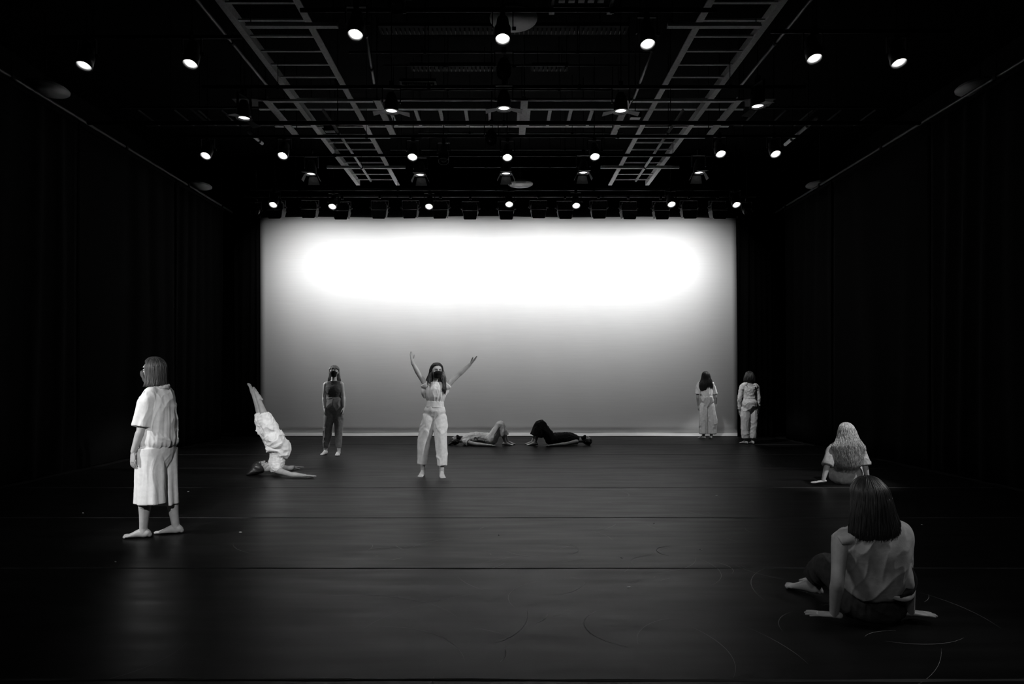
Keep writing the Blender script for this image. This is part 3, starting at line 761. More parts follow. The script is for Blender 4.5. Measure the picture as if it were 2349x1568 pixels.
class Person:
    def __init__(s, label, J, sc=1.0, vox=.008, skin=None, hv=.004, group=None):
        s.J = J; s.sc = sc; s.vox = vox; s.hv = hv; s.skin = skin or M_skin
        base = (np.asarray(J['al']) + np.asarray(J['ar'])) / 2 if 'base' not in J else np.asarray(J['base'], float)
        s.o = np.array([base[0], base[1], 0.0])
        s.root = empty('person', s.o, label, 'person')
        j = J; s.hu = nrm(np.asarray(j['hr']) - j['hl']); s.su = nrm(np.asarray(j['sr']) - j['sl'])
        s.spine_up = nrm(np.asarray(j['nk']) - j['pel'])
        s.parts = []
        s.skel()

    # ---- torso helpers
    def spine(s, t):
        j = s.J; p = lerp(j['pel'], j['nk'], t); bend = j.get('bend')
        if bend is not None: p = p + np.asarray(bend) * 4 * t * (1 - t)
        return p
    def su_t(s, t): return nrm(lerp(s.hu, s.su, min(max(t, 0), 1)))
    def fwd_t(s, t): return nrm(np.cross(s.spine_up, s.su_t(t)))
    def torso(s, M, rings, k=3, n_=28, ripple=None, dy=None, round_=True):
        """rings: (t, a, b[, fwd offset])"""
        P = []; A = []; B = []; U = []
        for r in rings:
            t = r[0]; P.append(s.spine(t) + s.fwd_t(t) * (r[3] if len(r) > 3 else 0) * s.sc); A.append(r[1] * s.sc); B.append(r[2] * s.sc); U.append(s.su_t(t))
        tube(M, P, A, B, ref=np.array(U), n_=n_, k=k, ripple=ripple, round_=round_)

    def leg_pts(s, side, t0, t1, n_=9):
        h, k, a = [np.asarray(s.J[q + side], float) for q in 'hka']
        out = []; ts = np.linspace(t0, t1, n_)
        for t in ts: out.append(lerp(h, k, t * 2) if t <= .5 else lerp(k, a, t * 2 - 1))
        return out, ts
    def arm_pts(s, side, t0, t1, n_=7):
        h, k, a = [np.asarray(s.J[q + side], float) for q in 'sew']
        ts = np.linspace(t0, t1, n_); return [lerp(h, k, t * 2) if t <= .5 else lerp(k, a, t * 2 - 1) for t in ts], ts

    def skel(s):
        j, c = s.J, s.sc
        M = MB()
        s.torso(M, [(-.10, .09, .07), (-.02, .138, .088), (.1, .146, .096), (.3, .116, .084), (.45, .108, .079), (.65, .135, .098), (.8, .148, .095), (.92, .12, .068), (1.0, .06, .055)])
        hd = np.asarray(j['hd'], float); hf, hup = nrm(j['hf']), nrm(j['hup']); hr_ = nrm(np.cross(hf, hup)); hup = np.cross(hr_, hf)
        s.hf, s.hup, s.hr, s.hd = hf, hup, hr_, hd
        nk = np.asarray(j['nk'], float)
        tube(M, [nk - s.spine_up * .03 * c, lerp(nk, hd, .45), hd - hup * .04 * c - hf * .01 * c], [.056 * c, .050 * c, .052 * c], k=4)
        for sd in 'lr':
            sh, el, wr = [np.asarray(j[q + sd], float) for q in 'sew']
            tube(M, [nk - s.spine_up * .035 * c, lerp(nk - s.spine_up * .03, sh, .55), sh], [.045 * c, .047 * c, .048 * c], k=4)
            tube(M, [sh, lerp(sh, el, .25), lerp(sh, el, .6), el, lerp(el, wr, .22), lerp(el, wr, .6), wr], np.array([.048, .046, .039, .036, .038, .031, .024]) * c, k=4)
            h, kn, an = [np.asarray(j[q + sd], float) for q in 'hka']
            tube(M, [h, lerp(h, kn, .3), lerp(h, kn, .75), kn, lerp(kn, an, .28), lerp(kn, an, .65), an], np.array([.084, .08, .06, .053, .055, .041, .034]) * c, k=4)
        s.parts.append(remesh(M, s.vox, 3))
        # head
        M = MB(); ax = (hr_, hf, hup)
        L = lambda x, y, z: hd + (hr_ * x + hf * y + hup * z) * c
        ellip(M, L(0, -.012, .022), ax, (.074 * c, .092 * c, .092 * c), 20, 14)
        ellip(M, L(0, .018, -.03), ax, (.060 * c, .066 * c, .080 * c), 18, 12)
        ellip(M, L(0, .058, -.085), ax, (.030 * c, .026 * c, .024 * c))
        ellip(M, L(0, .066, .035), ax, (.048 * c, .018 * c, .018 * c))
        for q in (-1, 1):
            ellip(M, L(q * .038, .052, -.022), ax, (.024 * c, .026 * c, .026 * c))
            ellip(M, L(q * .075, -.012, -.012), (hr_, nrm(hf + hup * .2), hup), (.010 * c, .018 * c, .031 * c))
        tube(M, [L(0, .080, .022), L(0, .094, -.006), L(0, .102, -.026)], np.array([.009, .011, .014]) * c, k=3, n_=10)
        for q in (-1, 1): ellip(M, L(q * .012, .092, -.030), ax, (.009 * c, .010 * c, .008 * c), 8, 6)
        ellip(M, L(0, .086, -.056), ax, (.023 * c, .011 * c, .007 * c), 10, 6); ellip(M, L(0, .084, -.066), ax, (.019 * c, .011 * c, .008 * c), 10, 6)
        def face(co, nn):
            d = np.zeros(len(co))
            for q in (-1, 1):
                e_ = L(q * .031, .082, .008); r2 = ((co - e_) ** 2).sum(1); d -= .009 * np.exp(-r2 / (2 * (.013 * c) ** 2))
            return d
        s.parts.append(remesh(M, s.hv, 2, face))
        for sd in 'lr':
            M = MB()
            if ('hand' + sd) in j:
                dr, pn, thb, curl, spread = j['hand' + sd]
                s.hand(M, np.asarray(j['w' + sd], float), dr, pn, thb, curl, spread)
                s.parts.append(remesh(M, min(s.hv * .75, .0042), 1))
            M = MB(); s.foot(M, sd); s.parts.append(remesh(M, s.hv, 2))
        s.body = join_meshes(s.parts, 'body', s.skin, s.root, s.o)
        if s.J.get('eyes', True):
            for q in (-1, 1):
                M = MB(); ellip(M, L(q * .031, .0705, .008) - s.o, ax, (.0115 * c, .0105 * c, .0062 * c), 12, 8); n0 = len(M.f)
                ellip(M, L(q * .031, .0788, .008) - s.o, ax, (.0058 * c, .003 * c, .0052 * c), 10, 6); M.mi = [0] * n0 + [1] * (len(M.f) - n0)
                M.build('eye', [M_eye, M_iris], s.root, True)
                M = MB(); tube(M, [L(q * .014, .088, .026) - s.o, L(q * .032, .086, .032) - s.o, L(q * .048, .073, .027) - s.o], [.0028 * c, .0034 * c, .002 * c], n_=6, k=2)
                M.build('eyebrow', M_hair, s.root, True)

    def hand(s, M, w_, dr, pn, thb, curl=.25, spread=.08):
        c = s.sc * .98; d = nrm(dr); n0 = nrm(np.asarray(pn, float) - d * np.dot(pn, d)); sd = nrm(np.asarray(thb, float) - d * np.dot(thb, d) - n0 * np.dot(thb, n0))
        P = lambda a, b_, h: w_ + (d * a + sd * b_ + n0 * h) * c
        tube(M, [P(-.03, 0, 0), P(.0, 0, 0), P(.03, .002, 0), P(.06, .001, 0), P(.085, 0, 0)], np.array([.024, .025, .034, .039, .037]) * c, np.array([.019, .017, .015, .0135, .011]) * c, ref=sd, k=3, n_=16)
        ellip(M, P(.03, .022, .006), (d, sd, n0), (.028 * c, .016 * c, .014 * c))
        for i, (off, L, r) in enumerate(((.029, .070, .0088), (.0098, .078, .0090), (-.0098, .072, .0086), (-.028, .056, .0076))):
            ang = spread * (1.5 - i); dd = nrm(d * math.cos(ang) + sd * math.sin(ang)); p = P(.078 - (.006 if i == 3 else 0), off, 0); pts = [p]; a = curl * .5
            for seg in (.48, .29, .23):
                v = dd * math.cos(a) + n0 * math.sin(a); p = p + v * L * seg * c; pts.append(p); a += curl
            tube(M, pts, np.array([r, r * .95, r * .88, r * .72]) * c, k=3, n_=10)
        v = nrm(d * .72 + sd * .62 + n0 * .25); p0 = P(.018, .02, .004); p1 = p0 + v * .042 * c; p2 = p1 + nrm(d * .9 + sd * .35 + n0 * .2) * .032 * c; p3 = p2 + nrm(d + sd * .1 + n0 * .25) * .024 * c
        tube(M, [p0, p1, p2, p3], np.array([.0135, .011, .0098, .0078]) * c, k=3, n_=10)

    def foot(s, M, sd):
        j, c = s.J, s.sc; a = np.asarray(j['a' + sd], float); td = nrm(j['toe' + sd]); up = nrm(j.get('fup' + sd, (0, 0, 1)))
        up = nrm(up - td * np.dot(up, td)); side = np.cross(td, up)      # to the foot's own right
        big = -1 if sd == 'r' else 1
        hgt = j.get('fh', .072)
        P = lambda f, b_, z: a + (td * f + side * (b_ * big) + up * (z - hgt)) * c
        tube(M, [P(-.052, 0, .026), P(-.04, 0, .034), P(-.01, 0, .043), P(.035, .004, .04), (P(.08, .006, .028)), P(.11, .006, .021), P(.14, .004, .016)],
             np.array([.022, .030, .032, .034, .040, .043, .038]) * c, np.array([.022, .032, .042, .037, .026, .019, .014]) * c, ref=side, k=3, n_=18)
        sh_ = nrm(np.asarray(j['k' + sd], float) - a); tube(M, [a + sh_ * .07 * c, a + sh_ * .02 * c, P(-.006, 0, .05)], np.array([.035, .034, .034]) * c, k=3)
        for i, (b_, f, r) in enumerate(((.029, .182, .0135), (.009, .180, .0088), (-.007, .174, .0084), (-.021, .165, .008), (-.034, .154, .0078))):
            tube(M, [P(.12, b_ * .9, .016), P((.12 + f) / 2, b_, .017), P(f - r, b_, r + .001)], np.array([r * 1.1, r, r]) * c, k=3, n_=10)

    # ---- clothing
    def wear(s, M, name, mt, vox=None, amp=.006, freq=9.0, stretch=.35, axis=(0, 0, 1), smooth=1, amp2=.0025, seed=0, label=None):
        ax = nrm(axis)
        def disp(co, nn):
            al = co @ ax; q = co - np.outer(al, ax) * (1 - stretch)
            w_ = vnoise(co * 5 + seed) * 1.2
            q = q * freq + w_[:, None] * 1.1 + seed * 3.7
            r1 = 1 - np.abs(2 * vnoise(q) - 1); r2 = 1 - np.abs(2 * vnoise(q * 1.9 + 5) - 1)
            n1 = r1 ** 4 * 1.5 - .5 + (r2 ** 4) * .6
            n2 = vnoise(q * 2.3 + 11) - .5
            return amp * n1 * .6 + amp2 * n2 * 2
        co, li, lt = remesh(M, vox or s.vox, smooth, disp)
        o = join_meshes([(co, li, lt)], name, mt, s.root, s.o)
        if label: o['label'] = label
        return o
    def sleeve(s, M, side, t0, t1, r0, r1, ripple=None, n_=7, ref=None, fl=1.0):
        pts, ts = s.arm_pts(side, t0, t1, n_); r = np.linspace(r0, r1, n_) * s.sc
        sh = pts[0]; nk = s.spine(.93); pts = [lerp(sh, nk, .5) + s.spine_up * .012 * s.sc, lerp(sh, nk, .18) + s.spine_up * .006] + pts[1:]; r = np.concatenate([[.062 * s.sc, .060 * s.sc], r[1:]])
        M2 = M; tube(M2, pts, r, r * fl, k=4, round_=False, n_=24, ripple=ripple, ref=ref)
    def trouser(s, M, side, t1, radii, ripple=None, ref=None, offs=(0, 0, 0), squash=1.0, n_=10):
        pts, ts = s.leg_pts(side, .0, t1, n_)
        r = np.interp(np.linspace(0, 1, n_), np.linspace(0, 1, len(radii)), radii) * s.sc
        pts = [p + np.asarray(offs) * (i / (n_ - 1)) for i, p in enumerate(pts)]
        pts = [lerp(pts[0], s.spine(.16), .55)] + pts; r = np.concatenate([[r[0] * .72], r])
        tube(M, pts, r, r * squash, k=4, round_=False, n_=28, ripple=ripple, ref=ref if ref is not None else s.hu)

    def mask(s, mt):
        c = s.sc; M = MB(); L = lambda x, y, z: s.hd + (s.hr * x + s.hf * y + s.hup * z) * c - s.o
        vv = []; ff = []; nu, nv = 16, 8
        for layer in (0, 1):
            for i in range(nv + 1):
                v = i / nv; z = -.004 - .100 * v
                for k in range(nu + 1):
                    u = k / nu * 2 - 1; th = u * 1.22
                    prof = .106 + .014 * math.sin(PI * min(1, v * 1.5 + .12)) - .020 * v ** 3
                    wd = .069 - .018 * v ** 2
                    x = wd * math.sin(th); y = (.018 + (prof - .018 - (.03 if layer else 0)) * max(0, math.cos(th)) ** .8) + (.003 if layer == 0 else 0)
                    zz_ = z * (1 - .18 * abs(u) ** 2) - .012 * abs(u) ** 2 + .008 * (1 - abs(u)) * (1 - v)
                    if layer: x *= .96
                    vv.append(L(x, y, zz_))
        n1 = (nu + 1) * (nv + 1)
        for i in range(nv):
            for k in range(nu):
                a = i * (nu + 1) + k; ff.append((a, a + 1, a + nu + 2, a + nu + 1)); ff.append((n1 + a, n1 + a + nu + 1, n1 + a + nu + 2, n1 + a + 1))
        for k in range(nu):
            for a in (k, nv * (nu + 1) + k): ff.append((a, a + 1, n1 + a + 1, n1 + a))
        for i in range(nv):
            for a in (i * (nu + 1), i * (nu + 1) + nu): ff.append((a, a + nu + 1, n1 + a + nu + 1, n1 + a))
        M.add(vv, ff); o = M.build('mask', mt, s.root, True)
        M = MB()
        for q in (-1, 1):
            tube(M, [L(q * .066, .03, -.02), L(q * .073, .005, -.004), L(q * .080, -.016, .008)], [.002] * 3, n_=6, k=2)
            tube(M, [L(q * .062, .03, -.07), L(q * .07, .005, -.05), L(q * .079, -.018, -.03)], [.002] * 3, n_=6, k=2)
        M.build('ear_loop', mt, o)
        return o

    def hair(s, rings, mt, nlocks=160, lr=.005, wave=.004, wfreq=30, frame=None, vox=.006, jitter=.03, amp=.004, seed=1, sector=None, kmul=26, under=True, endspread=.01, extra=()):
        """rings in head-local coords: (z, xoff, yoff, a, bf, bb)"""
        c = s.sc; fr = frame or (s.hd, s.hr, s.hf, s.hup); rr = random.Random(seed)
        def pt(R, th, off=0.0):
            z, xo, yo, a, bf, bb = R; st = math.sin(th)
            x = xo + (a + off) * math.cos(th); y = yo + ((bf if st > 0 else bb) + off) * st
            return fr[0] + (fr[1] * x + fr[2] * y + fr[3] * z) * c
        RR = np.array(rings, float)
        _, R2 = resample(np.zeros((len(RR), 3)) + np.arange(len(RR))[:, None], RR + 10, 5); R2 = R2 - 10
        M = MB(); n_ = 96; vv = []; ff = []
        ph = [rr.uniform(0, 6) for _ in range(6)]
        for i, R in enumerate(R2):
            u = i / (len(R2) - 1)
            for k in range(n_):
                th = 2 * PI * k / n_
                g = amp * min(1, u * 3) * (.6 * math.sin(kmul * th + ph[0] + 2 * u) + .4 * math.sin(kmul * 1.7 * th + ph[1] - 3 * u))
                vv.append(pt(R, th, g))
        m_ = len(R2)
        for i in range(m_ - 1):
            for k in range(n_): ff.append((i * n_ + k, i * n_ + (k + 1) % n_, (i + 1) * n_ + (k + 1) % n_, (i + 1) * n_ + k))
        ff += [tuple(range(n_))[::-1], tuple(range((m_ - 1) * n_, m_ * n_))]
        M.add(vv, ff)
        W3 = lambda q: fr[0] + (fr[1] * q[0] + fr[2] * q[1] + fr[3] * q[2]) * c
        for e in extra:
            n0 = len(e); tube(M, [W3(q) for q in e], np.linspace(.026, .008, n0) * c, np.linspace(.022, .006, n0) * c, k=4, n_=16, ripple=lambda th, u: 1 + .1 * np.sin(5 * th + 6 * u))
        shell = remesh(M, vox, 1)
        L = MB()
        for e in extra:
            for _ in range(26):
                o1, o2 = rr.uniform(-.024, .024), rr.uniform(-.02, .02); p1 = rr.uniform(0, 6)
                pts = [W3((q[0] + (o1 + .008 * math.sin(q[2] * 45 + p1)) * (1 - i_ * .08), q[1] + o2 + .006 * math.cos(q[2] * 45 + p1), q[2] - (rr.uniform(0, .05) if i_ == len(e) - 1 else 0))) for i_, q in enumerate(e)]
                tube(L, pts, [lr * c] * (len(pts) - 1) + [lr * .3 * c], n_=5, k=3, round_=False)
        for q in range(nlocks):
            th = rr.uniform(0, 2 * PI) if sector is None else rr.uniform(*sector)
            i0 = rr.choice([0, 0, 1, 2, 4, int(m_ * .3), int(m_ * .5)]); i1 = int(m_ - 1 - rr.random() ** 2 * m_ * .25)
            if i1 - i0 < 5: continue
            pts = []; p1, p2 = rr.uniform(0, 6), rr.uniform(0, 6); dr = rr.uniform(-.12, .12); w_ = wave * rr.uniform(.5, 1.4)
            idx = list(range(i0, i1 + 1, 2)); base = rr.uniform(-.001, .004)
            for i in idx:
                u = i / (m_ - 1); z = R2[i][0]
                pts.append(pt(R2[i], th + dr * u + w_ * 6 * math.sin(z * wfreq + p1) * u, base + w_ * (.6 + .6 * math.sin(z * wfreq * 1.1 + p2)) * min(1, u * 2)))
            t = nrm(pts[-1] - pts[-2]); ext = rr.uniform(0, jitter)
            pts.append(pts[-1] + t * ext * c + fr[1] * rr.uniform(-endspread, endspread) * c)
            rads = [lr * (.4 if k == 0 else 1) * (1 - .75 * max(0, (k / (len(pts) - 1) - .7) / .3)) for k in range(len(pts))]
            tube(L, pts, np.array(rads) * c, np.array(rads) * c * .6, n_=5, k=1, round_=False)
        co, li, lt = mb_arrays(L)
        return join_meshes([shell, (co, li, lt)], 'hair', mt, s.root, s.o)


def rip(k, a, ph=0, pw=1.0, k2=0, a2=0):
    def f(th, u): return 1 + a * (u ** pw) * np.sin(k * th + ph + .8 * u) + (a2 * (u ** pw) * np.sin(k2 * th + ph * 2 - u * 1.5) if k2 else 0)
    return f

UP = np.array([0, 0, 1.0]); XR = np.array([1.0, 0, 0]); YF_ = np.array([0, 1.0, 0])
CROWN = [(.129, 0, -.010, .004, .004, .004), (.123, 0, -.010, .030, .028, .032), (.112, 0, -.010, .050, .046, .056), (.090, 0, -.010, .070, .064, .082), (.060, 0, -.010, .084, .046, .100)]
BOB = CROWN + [(.03, 0, -.01, .090, .040, .108), (-.03, 0, -.015, .094, .028, .106), (-.08, 0, -.02, .097, .024, .1)]

# ---- 1: woman in white standing at the left
d = 5.72
fw_ = nrm((-.84, .54, 0)); rt_ = np.cross(fw_, UP)
def at1(px, py, off): p = W(px, py, 5.72 + off); return p
J = dict(pel=at1(361, 1024, .0), nk=at1(364, 890, .0), hl=at1(346, 1042, -.07), hr=at1(374, 1042, .08), sl=at1(340, 905, -.14), sr=at1(382, 900, .13),
         el=at1(324, 985, -.17), wl=at1(306, 1036, -.20), er=at1(388, 985, .22), wr=at1(376, 1045, .32),
         kl=at1(334, 1130, -.08), kr=at1(391, 1125, .1), al=G(329, 5.68, .075), ar=G(403, 5.84, .075), toel=(-.97, -.1, 0), toer=(-.9, -.06, 0),
         hd=at1(352, 850, -.01), hf=nrm((-.97, .22, .0)), hup=UP,
         handl=((-.05, -.02, -1), rt_, fw_, .3, .10), handr=((0, 0, -1), -rt_, fw_, .3, .05), bend=(-.0, -.0, 0))
p = Person('woman in white with a brown bob standing at the far left', J, 1.0, .007, hv=.0035)
M = MB()   # culottes
p.torso(M, [(-.4, .13, .09, .0), (-.25, .16, .115, .0), (0, .172, .132), (.15, .162, .122), (.28, .14, .105)], round_=False)
def skirt_leg(sd, x_bot, off):
    top = np.asarray(J['h' + sd]) + UP * .06; bot = at1(x_bot, 1153, off)
    pts = [lerp(top, bot, t) for t in np.linspace(0, 1, 7)]
    tube(M, pts, [.112, .118, .125, .131, .137, .143, .148], [.122, .12, .12, .12, .118, .118, .118], ref=fw_, n_=44, k=5, round_=False, ripple=rip(7, .055, 1.3 if sd == 'l' else 2.6, .8, 11, .025))
skirt_leg('l', 345, -.08); skirt_leg('r', 375, .10)
p.wear(M, 'culottes', M_white, .006, amp=.004, freq=11, stretch=.06, smooth=2, seed=1, amp2=.0015)
M = MB()   # blouse
p.torso(M, [(.0, .160, .128, .0), (.05, .178, .146, .0), (.12, .186, .150, .0), (.28, .176, .146), (.5, .170, .142), (.7, .172, .142, .01), (.85, .165, .12), (.95, .125, .085), (1.03, .085, .07), (1.07, .07, .062)], k=4, n_=90, ripple=lambda th, u: 1 + .022 * (1 - u) * np.sin(13 * th + 2 * u) + .012 * np.sin(31 * th) * (1 - u), round_=False)
p.sleeve(M, 'l', 0.0, .45, .066, .078, ripple=rip(6, .05, 1), fl=.95)
p.sleeve(M, 'r', 0.0, .44, .062, .072, ripple=rip(6, .05, 1))
p.wear(M, 'blouse', M_white, .006, amp=.014, freq=9, stretch=.2, seed=4, axis=nrm((.3, 0, 1)))
M = MB()   # collar ring
tube(M, [p.spine(1.04) + p.su * .088 * math.cos(t) + p.fwd_t(1) * .075 * math.sin(t) + UP * (.008 + .012 * math.sin(t)) for t in np.linspace(0, 2 * PI, 17)], [.014] * 17, [.02] * 17, n_=8, k=1)
p.wear(M, 'collar', M_white, .005, amp=.003)
p.mask(M_maskg)
p.hair(CROWN + [(.03, 0, -.01, .090, .05, .108), (-.03, 0, -.014, .092, .05, .106), (-.08, 0, -.014, .097, .05, .104), (-.115, 0, -.014, .104, .05, .106), (-.138, 0, -.012, .108, .055, .110)], M_hairb, 520, .0028, .0018, 14, jitter=.012, amp=.0025, kmul=34, vox=.005)

# ---- 2: shoulder stand
d = 9.42
J = dict(pel=W(632, 1020, d), nk=W(628, 1076, d), hl=W(629, 1013, d + .09), hr=W(634, 1014, d - .09), sl=G(636, d + .17, .09), sr=G(636, d - .17, .09),
         er=G(668, d - .28, .045), wr=G(701, d - .33, .035), el=G(664, d + .34, .05), wl=G(674, d + .55, .04),
         kr=W(611, 966, d - .08), kl=W(602, 964, d + .08), ar=W(592.5, 912, d - .07), al=W(582, 903, d + .07), toer=(-.62, 0, .78), toel=(-.62, 0, .78), fupr=(-.8, 0, -.6), fupl=(-.8, 0, -.6), fh=.05,
         hd=G(601, d, .112), hf=nrm((.22, -.18, .95)), hup=nrm((-.98, 0, .12)), base=G(630, d, 0),
         handr=((1, -.05, -.02), (0, 0, -1), (0, 1, 0), .05, .04), handl=((1, .2, -.02), (0, 0, -1), (0, -1, 0), .05, .04), bend=(.04, 0, 0))
p = Person('dancer in white doing a shoulder stand with both legs pointing up', J, .98, .008, skin=M_skin2)  # darker skin tone stands in for weaker light on face and arms
M = MB()   # top
p.torso(M, [(.25, .14, .115), (.4, .135, .108), (.6, .15, .115), (.8, .16, .115), (.95, .13, .09)], k=4, n_=48, ripple=lambda th, u: 1 + .02 * np.sin(9 * th + 4 * u), round_=False)
for sd in 'lr': tube(M, [np.asarray(J['nk']), np.asarray(J['s' + sd]) + (0, 0, .03)], [.055, .062], k=3)
p.wear(M, 'top', M_white2, .008, amp=.008, freq=13, stretch=2.5, seed=2)
M = MB()   # bunched culottes
p.torso(M, [(.38, .15, .13), (.28, .19, .17, -.02), (.1, .20, .175, -.02), (-.1, .18, .16)], k=4, n_=60, ripple=lambda th, u: 1 + .05 * np.sin(6 * th + 9 * u), round_=False)
p.trouser(M, 'r', .66, [.13, .145, .125, .14, .115, .105, .085], ripple=lambda th, u: 1 + .07 * np.sin(3 * th + 14 * u) + .04 * np.sin(7 * th - 9 * u))
p.trouser(M, 'l', .64, [.13, .15, .14, .14, .13, .11, .08], ripple=lambda th, u: 1 + .08 * np.sin(3 * th + 11 * u) + .04 * np.sin(6 * th - 12 * u))
p.wear(M, 'culottes', M_white, .0075, amp=.017, freq=8, stretch=1.5, seed=6, axis=nrm((-.3, 0, 1)), amp2=.004)
M = MB()   # hair spilling onto the floor
hd_ = p.hd
ellip(M, hd_ + (-.045, -.01, -.005), (p.hr, p.hf, p.hup), (.098, .088, .105), 24, 16)
tube(M, [hd_ + (-.03, 0, .0), hd_ + (-.09, 0, -.04), hd_ + (-.15, -.01, -.08), hd_ + (-.2, -.02, -.1)], [.1, .12, .13, .11], [.085, .07, .04, .014], ref=(0, 1, 0), n_=40, k=4, ripple=lambda th, u: 1 + .05 * np.sin(17 * th) * u)
p.wear(M, 'hair', M_hair, .007, amp=.006, freq=18, stretch=.3, axis=(1, 0, -.4))

# ---- 3: woman in dark jumpsuit
d = 11.9
J = dict(pel=W(767, 935, d), nk=W(766, 873, d), hl=W(776, 940, d), hr=W(757, 940, d), sl=W(783, 881, d), sr=W(747.5, 881, d + .02),
         er=W(743.5, 911, d + .02), wr=W(744.5, 936, d - .06), el=W(787.5, 910, d), wl=W(788.5, 934, d - .06),
         kr=W(752, 985, d - .02), kl=W(777, 985, d - .04), ar=G(746.5, d + .05, .075), al=G(777, d - .06, .075), toer=(-.12, -1, 0), toel=(.12, -1, 0),
         hd=W(766.5, 852.5, d), hf=nrm((.08, -1, .16)), hup=UP, handr=((.08, -.1, -1), (1, 0, 0), (0, -1, 0), .3, .05), handl=((-.1, -.1, -1), (-1, 0, 0), (0, -1, 0), .3, .05))
p = Person('fair-haired masked woman in dark sleeveless top and trousers standing, arms down', J, 1.02, .009, hv=.005)
M = MB()
p.torso(M, [(.26, .124, .094), (.45, .120, .092), (.65, .148, .125, .01), (.8, .15, .11), (.93, .135, .082), (1.0, .095, .07)], k=4, n_=40, round_=False)
p.wear(M, 'top', M_dgrey, .008, amp=.005, freq=12, stretch=2.0)
M = MB(); p.torso(M, [(-.34, .04, .045), (-.24, .09, .075), (-.1, .138, .104), (.05, .158, .12), (.2, .15, .112), (.33, .13, .10), (.36, .126, .096)], k=4, n_=40, round_=False)
p.trouser(M, 'r', .93, [.082, .094, .09, .08, .072, .064, .052], ripple=rip(5, .05, 1, .3)); p.trouser(M, 'l', .93, [.082, .092, .084, .075, .07, .064, .05], ripple=rip(5, .05, 3, .3))
p.wear(M, 'trousers', M_dtrou, .009, amp=.018, freq=8, stretch=.25, seed=3, smooth=7)
M = MB(); p.torso(M, [(.33, .133, .104), (.39, .130, .101)], k=2, n_=40, round_=False); p.wear(M, 'waistband', M_dtrou, .008, amp=.001)
p.mask(M_mask)
p.hair(CROWN[:4] + [(.065, 0, -.010, .084, .088, .100), (.045, 0, -.010, .086, .084, .104), (.03, 0, -.012, .088, .035, .108), (-.03, 0, -.02, .092, .015, .1), (-.08, 0, -.025, .1, .012, .095), (-.14, 0, -.03, .115, .01, .08), (-.2, 0, -.04, .12, .015, .06)], M_fair, 320, .003, .003, 22, sector=None)

# ---- 4: woman with raised arms
d = 9.34
J = dict(pel=W(997, 947, d), nk=W(1001, 878, d), hl=W(1009, 955, d), hr=W(985, 955, d), sl=W(1023, 886, d), sr=W(979, 885, d),
         er=W(961, 858, d - .02), wr=W(945.5, 830, d - .05), el=W(1052, 859, d + .0), wl=W(1079, 835, d - .03),
         kr=W(973, 1010, d + .0), kl=W(1011, 1010, d - .05), ar=G(969.5, d + .03, .078), al=G(1013.5, d - .09, .078), toer=(-.12, -1, -.12), toel=(.22, -1, -.12),
         hd=W(1002, 851, d - .02), hf=nrm((.38, -1, .0)), hup=nrm((.03, 0, 1)), handr=((-.15, -.05, 1), (1, -.25, 0), (.2, 1, 0), .04, .02), handl=((.68, -.05, .75), (-.7, -.3, .7), (0, 1, 0), .04, .02))
p = Person('dark-haired masked woman in white with both arms raised at centre stage', J, 1.0, .008, hv=.0045)
M = MB()
p.torso(M, [(.30, .118, .098), (.4, .124, .104), (.55, .148, .125), (.75, .158, .13), (.88, .15, .11), (.97, .115, .085), (1.03, .075, .065)], k=4, n_=72, ripple=lambda th, u: 1 + .035 * (1 - u * .7) * np.sin(18 * th), round_=False)
p.sleeve(M, 'r', -.0, .12, .075, .072); p.sleeve(M, 'l', 0, .10, .072, .068)
tube(M, [W(976, 889, d), W(973, 900, d), W(974, 911, d)], [.05, .045, .012], [.05, .05, .02], k=4, n_=20, ripple=rip(5, .1))
tube(M, [W(1025, 890, d), W(1023, 899, d), W(1020, 907, d)], [.04, .035, .012], [.05, .04, .02], k=4, n_=20)
p.wear(M, 'blouse', M_white2, .0065, amp=.009, freq=15, stretch=.18, seed=3)
M = MB(); p.torso(M, [(.19, .137, .114), (.26, .130, .110), (.36, .126, .106), (.40, .127, .106)], k=2, n_=40, round_=False); p.wear(M, 'waistband', M_white2, .006, amp=.002)
M = MB(); p.torso(M, [(-.34, .04, .045), (-.24, .10, .07), (-.12, .138, .086), (.05, .160, .112), (.15, .150, .110), (.24, .131, .106)], k=4, n_=48, ripple=lambda th, u: 1 + .015 * np.sin(16 * th), round_=False)
p.trouser(M, 'r', .88, [.092, .104, .10, .092, .084, .076, .070], ripple=rip(4, .05, 1, .5), offs=(-.01, 0, -.02)); p.trouser(M, 'l', .89, [.092, .104, .098, .09, .084, .078, .072], ripple=rip(4, .05, 2, .5), offs=(.01, 0, -.02))
p.wear(M, 'trousers', M_white2, .008, amp=.011, freq=8, stretch=.3, seed=9, smooth=7)
p.mask(M_mask)
p.hair(CROWN + [(.02, 0, -.012, .092, .02, .108), (-.03, 0, -.02, .102, .012, .1), (-.08, .0, -.035, .118, .0, .09), (-.13, .0, -.05, .132, -.0, .075), (-.18, .0, -.06, .125, .0, .06), (-.22, .0, -.065, .10, .0, .05)], M_hair, 420, .0035, .007, 40, amp=.006, jitter=.05, endspread=.03,
       extra=[[(-.085, .02, -.01), (-.105, .04, -.08), (-.115, .075, -.16), (-.11, .10, -.24), (-.10, .115, -.30)], [(-.075, .03, -.04), (-.082, .06, -.12), (-.085, .09, -.2), (-.07, .115, -.26)], [(.088, .01, -.04), (.115, .03, -.12), (.125, .05, -.18)]])

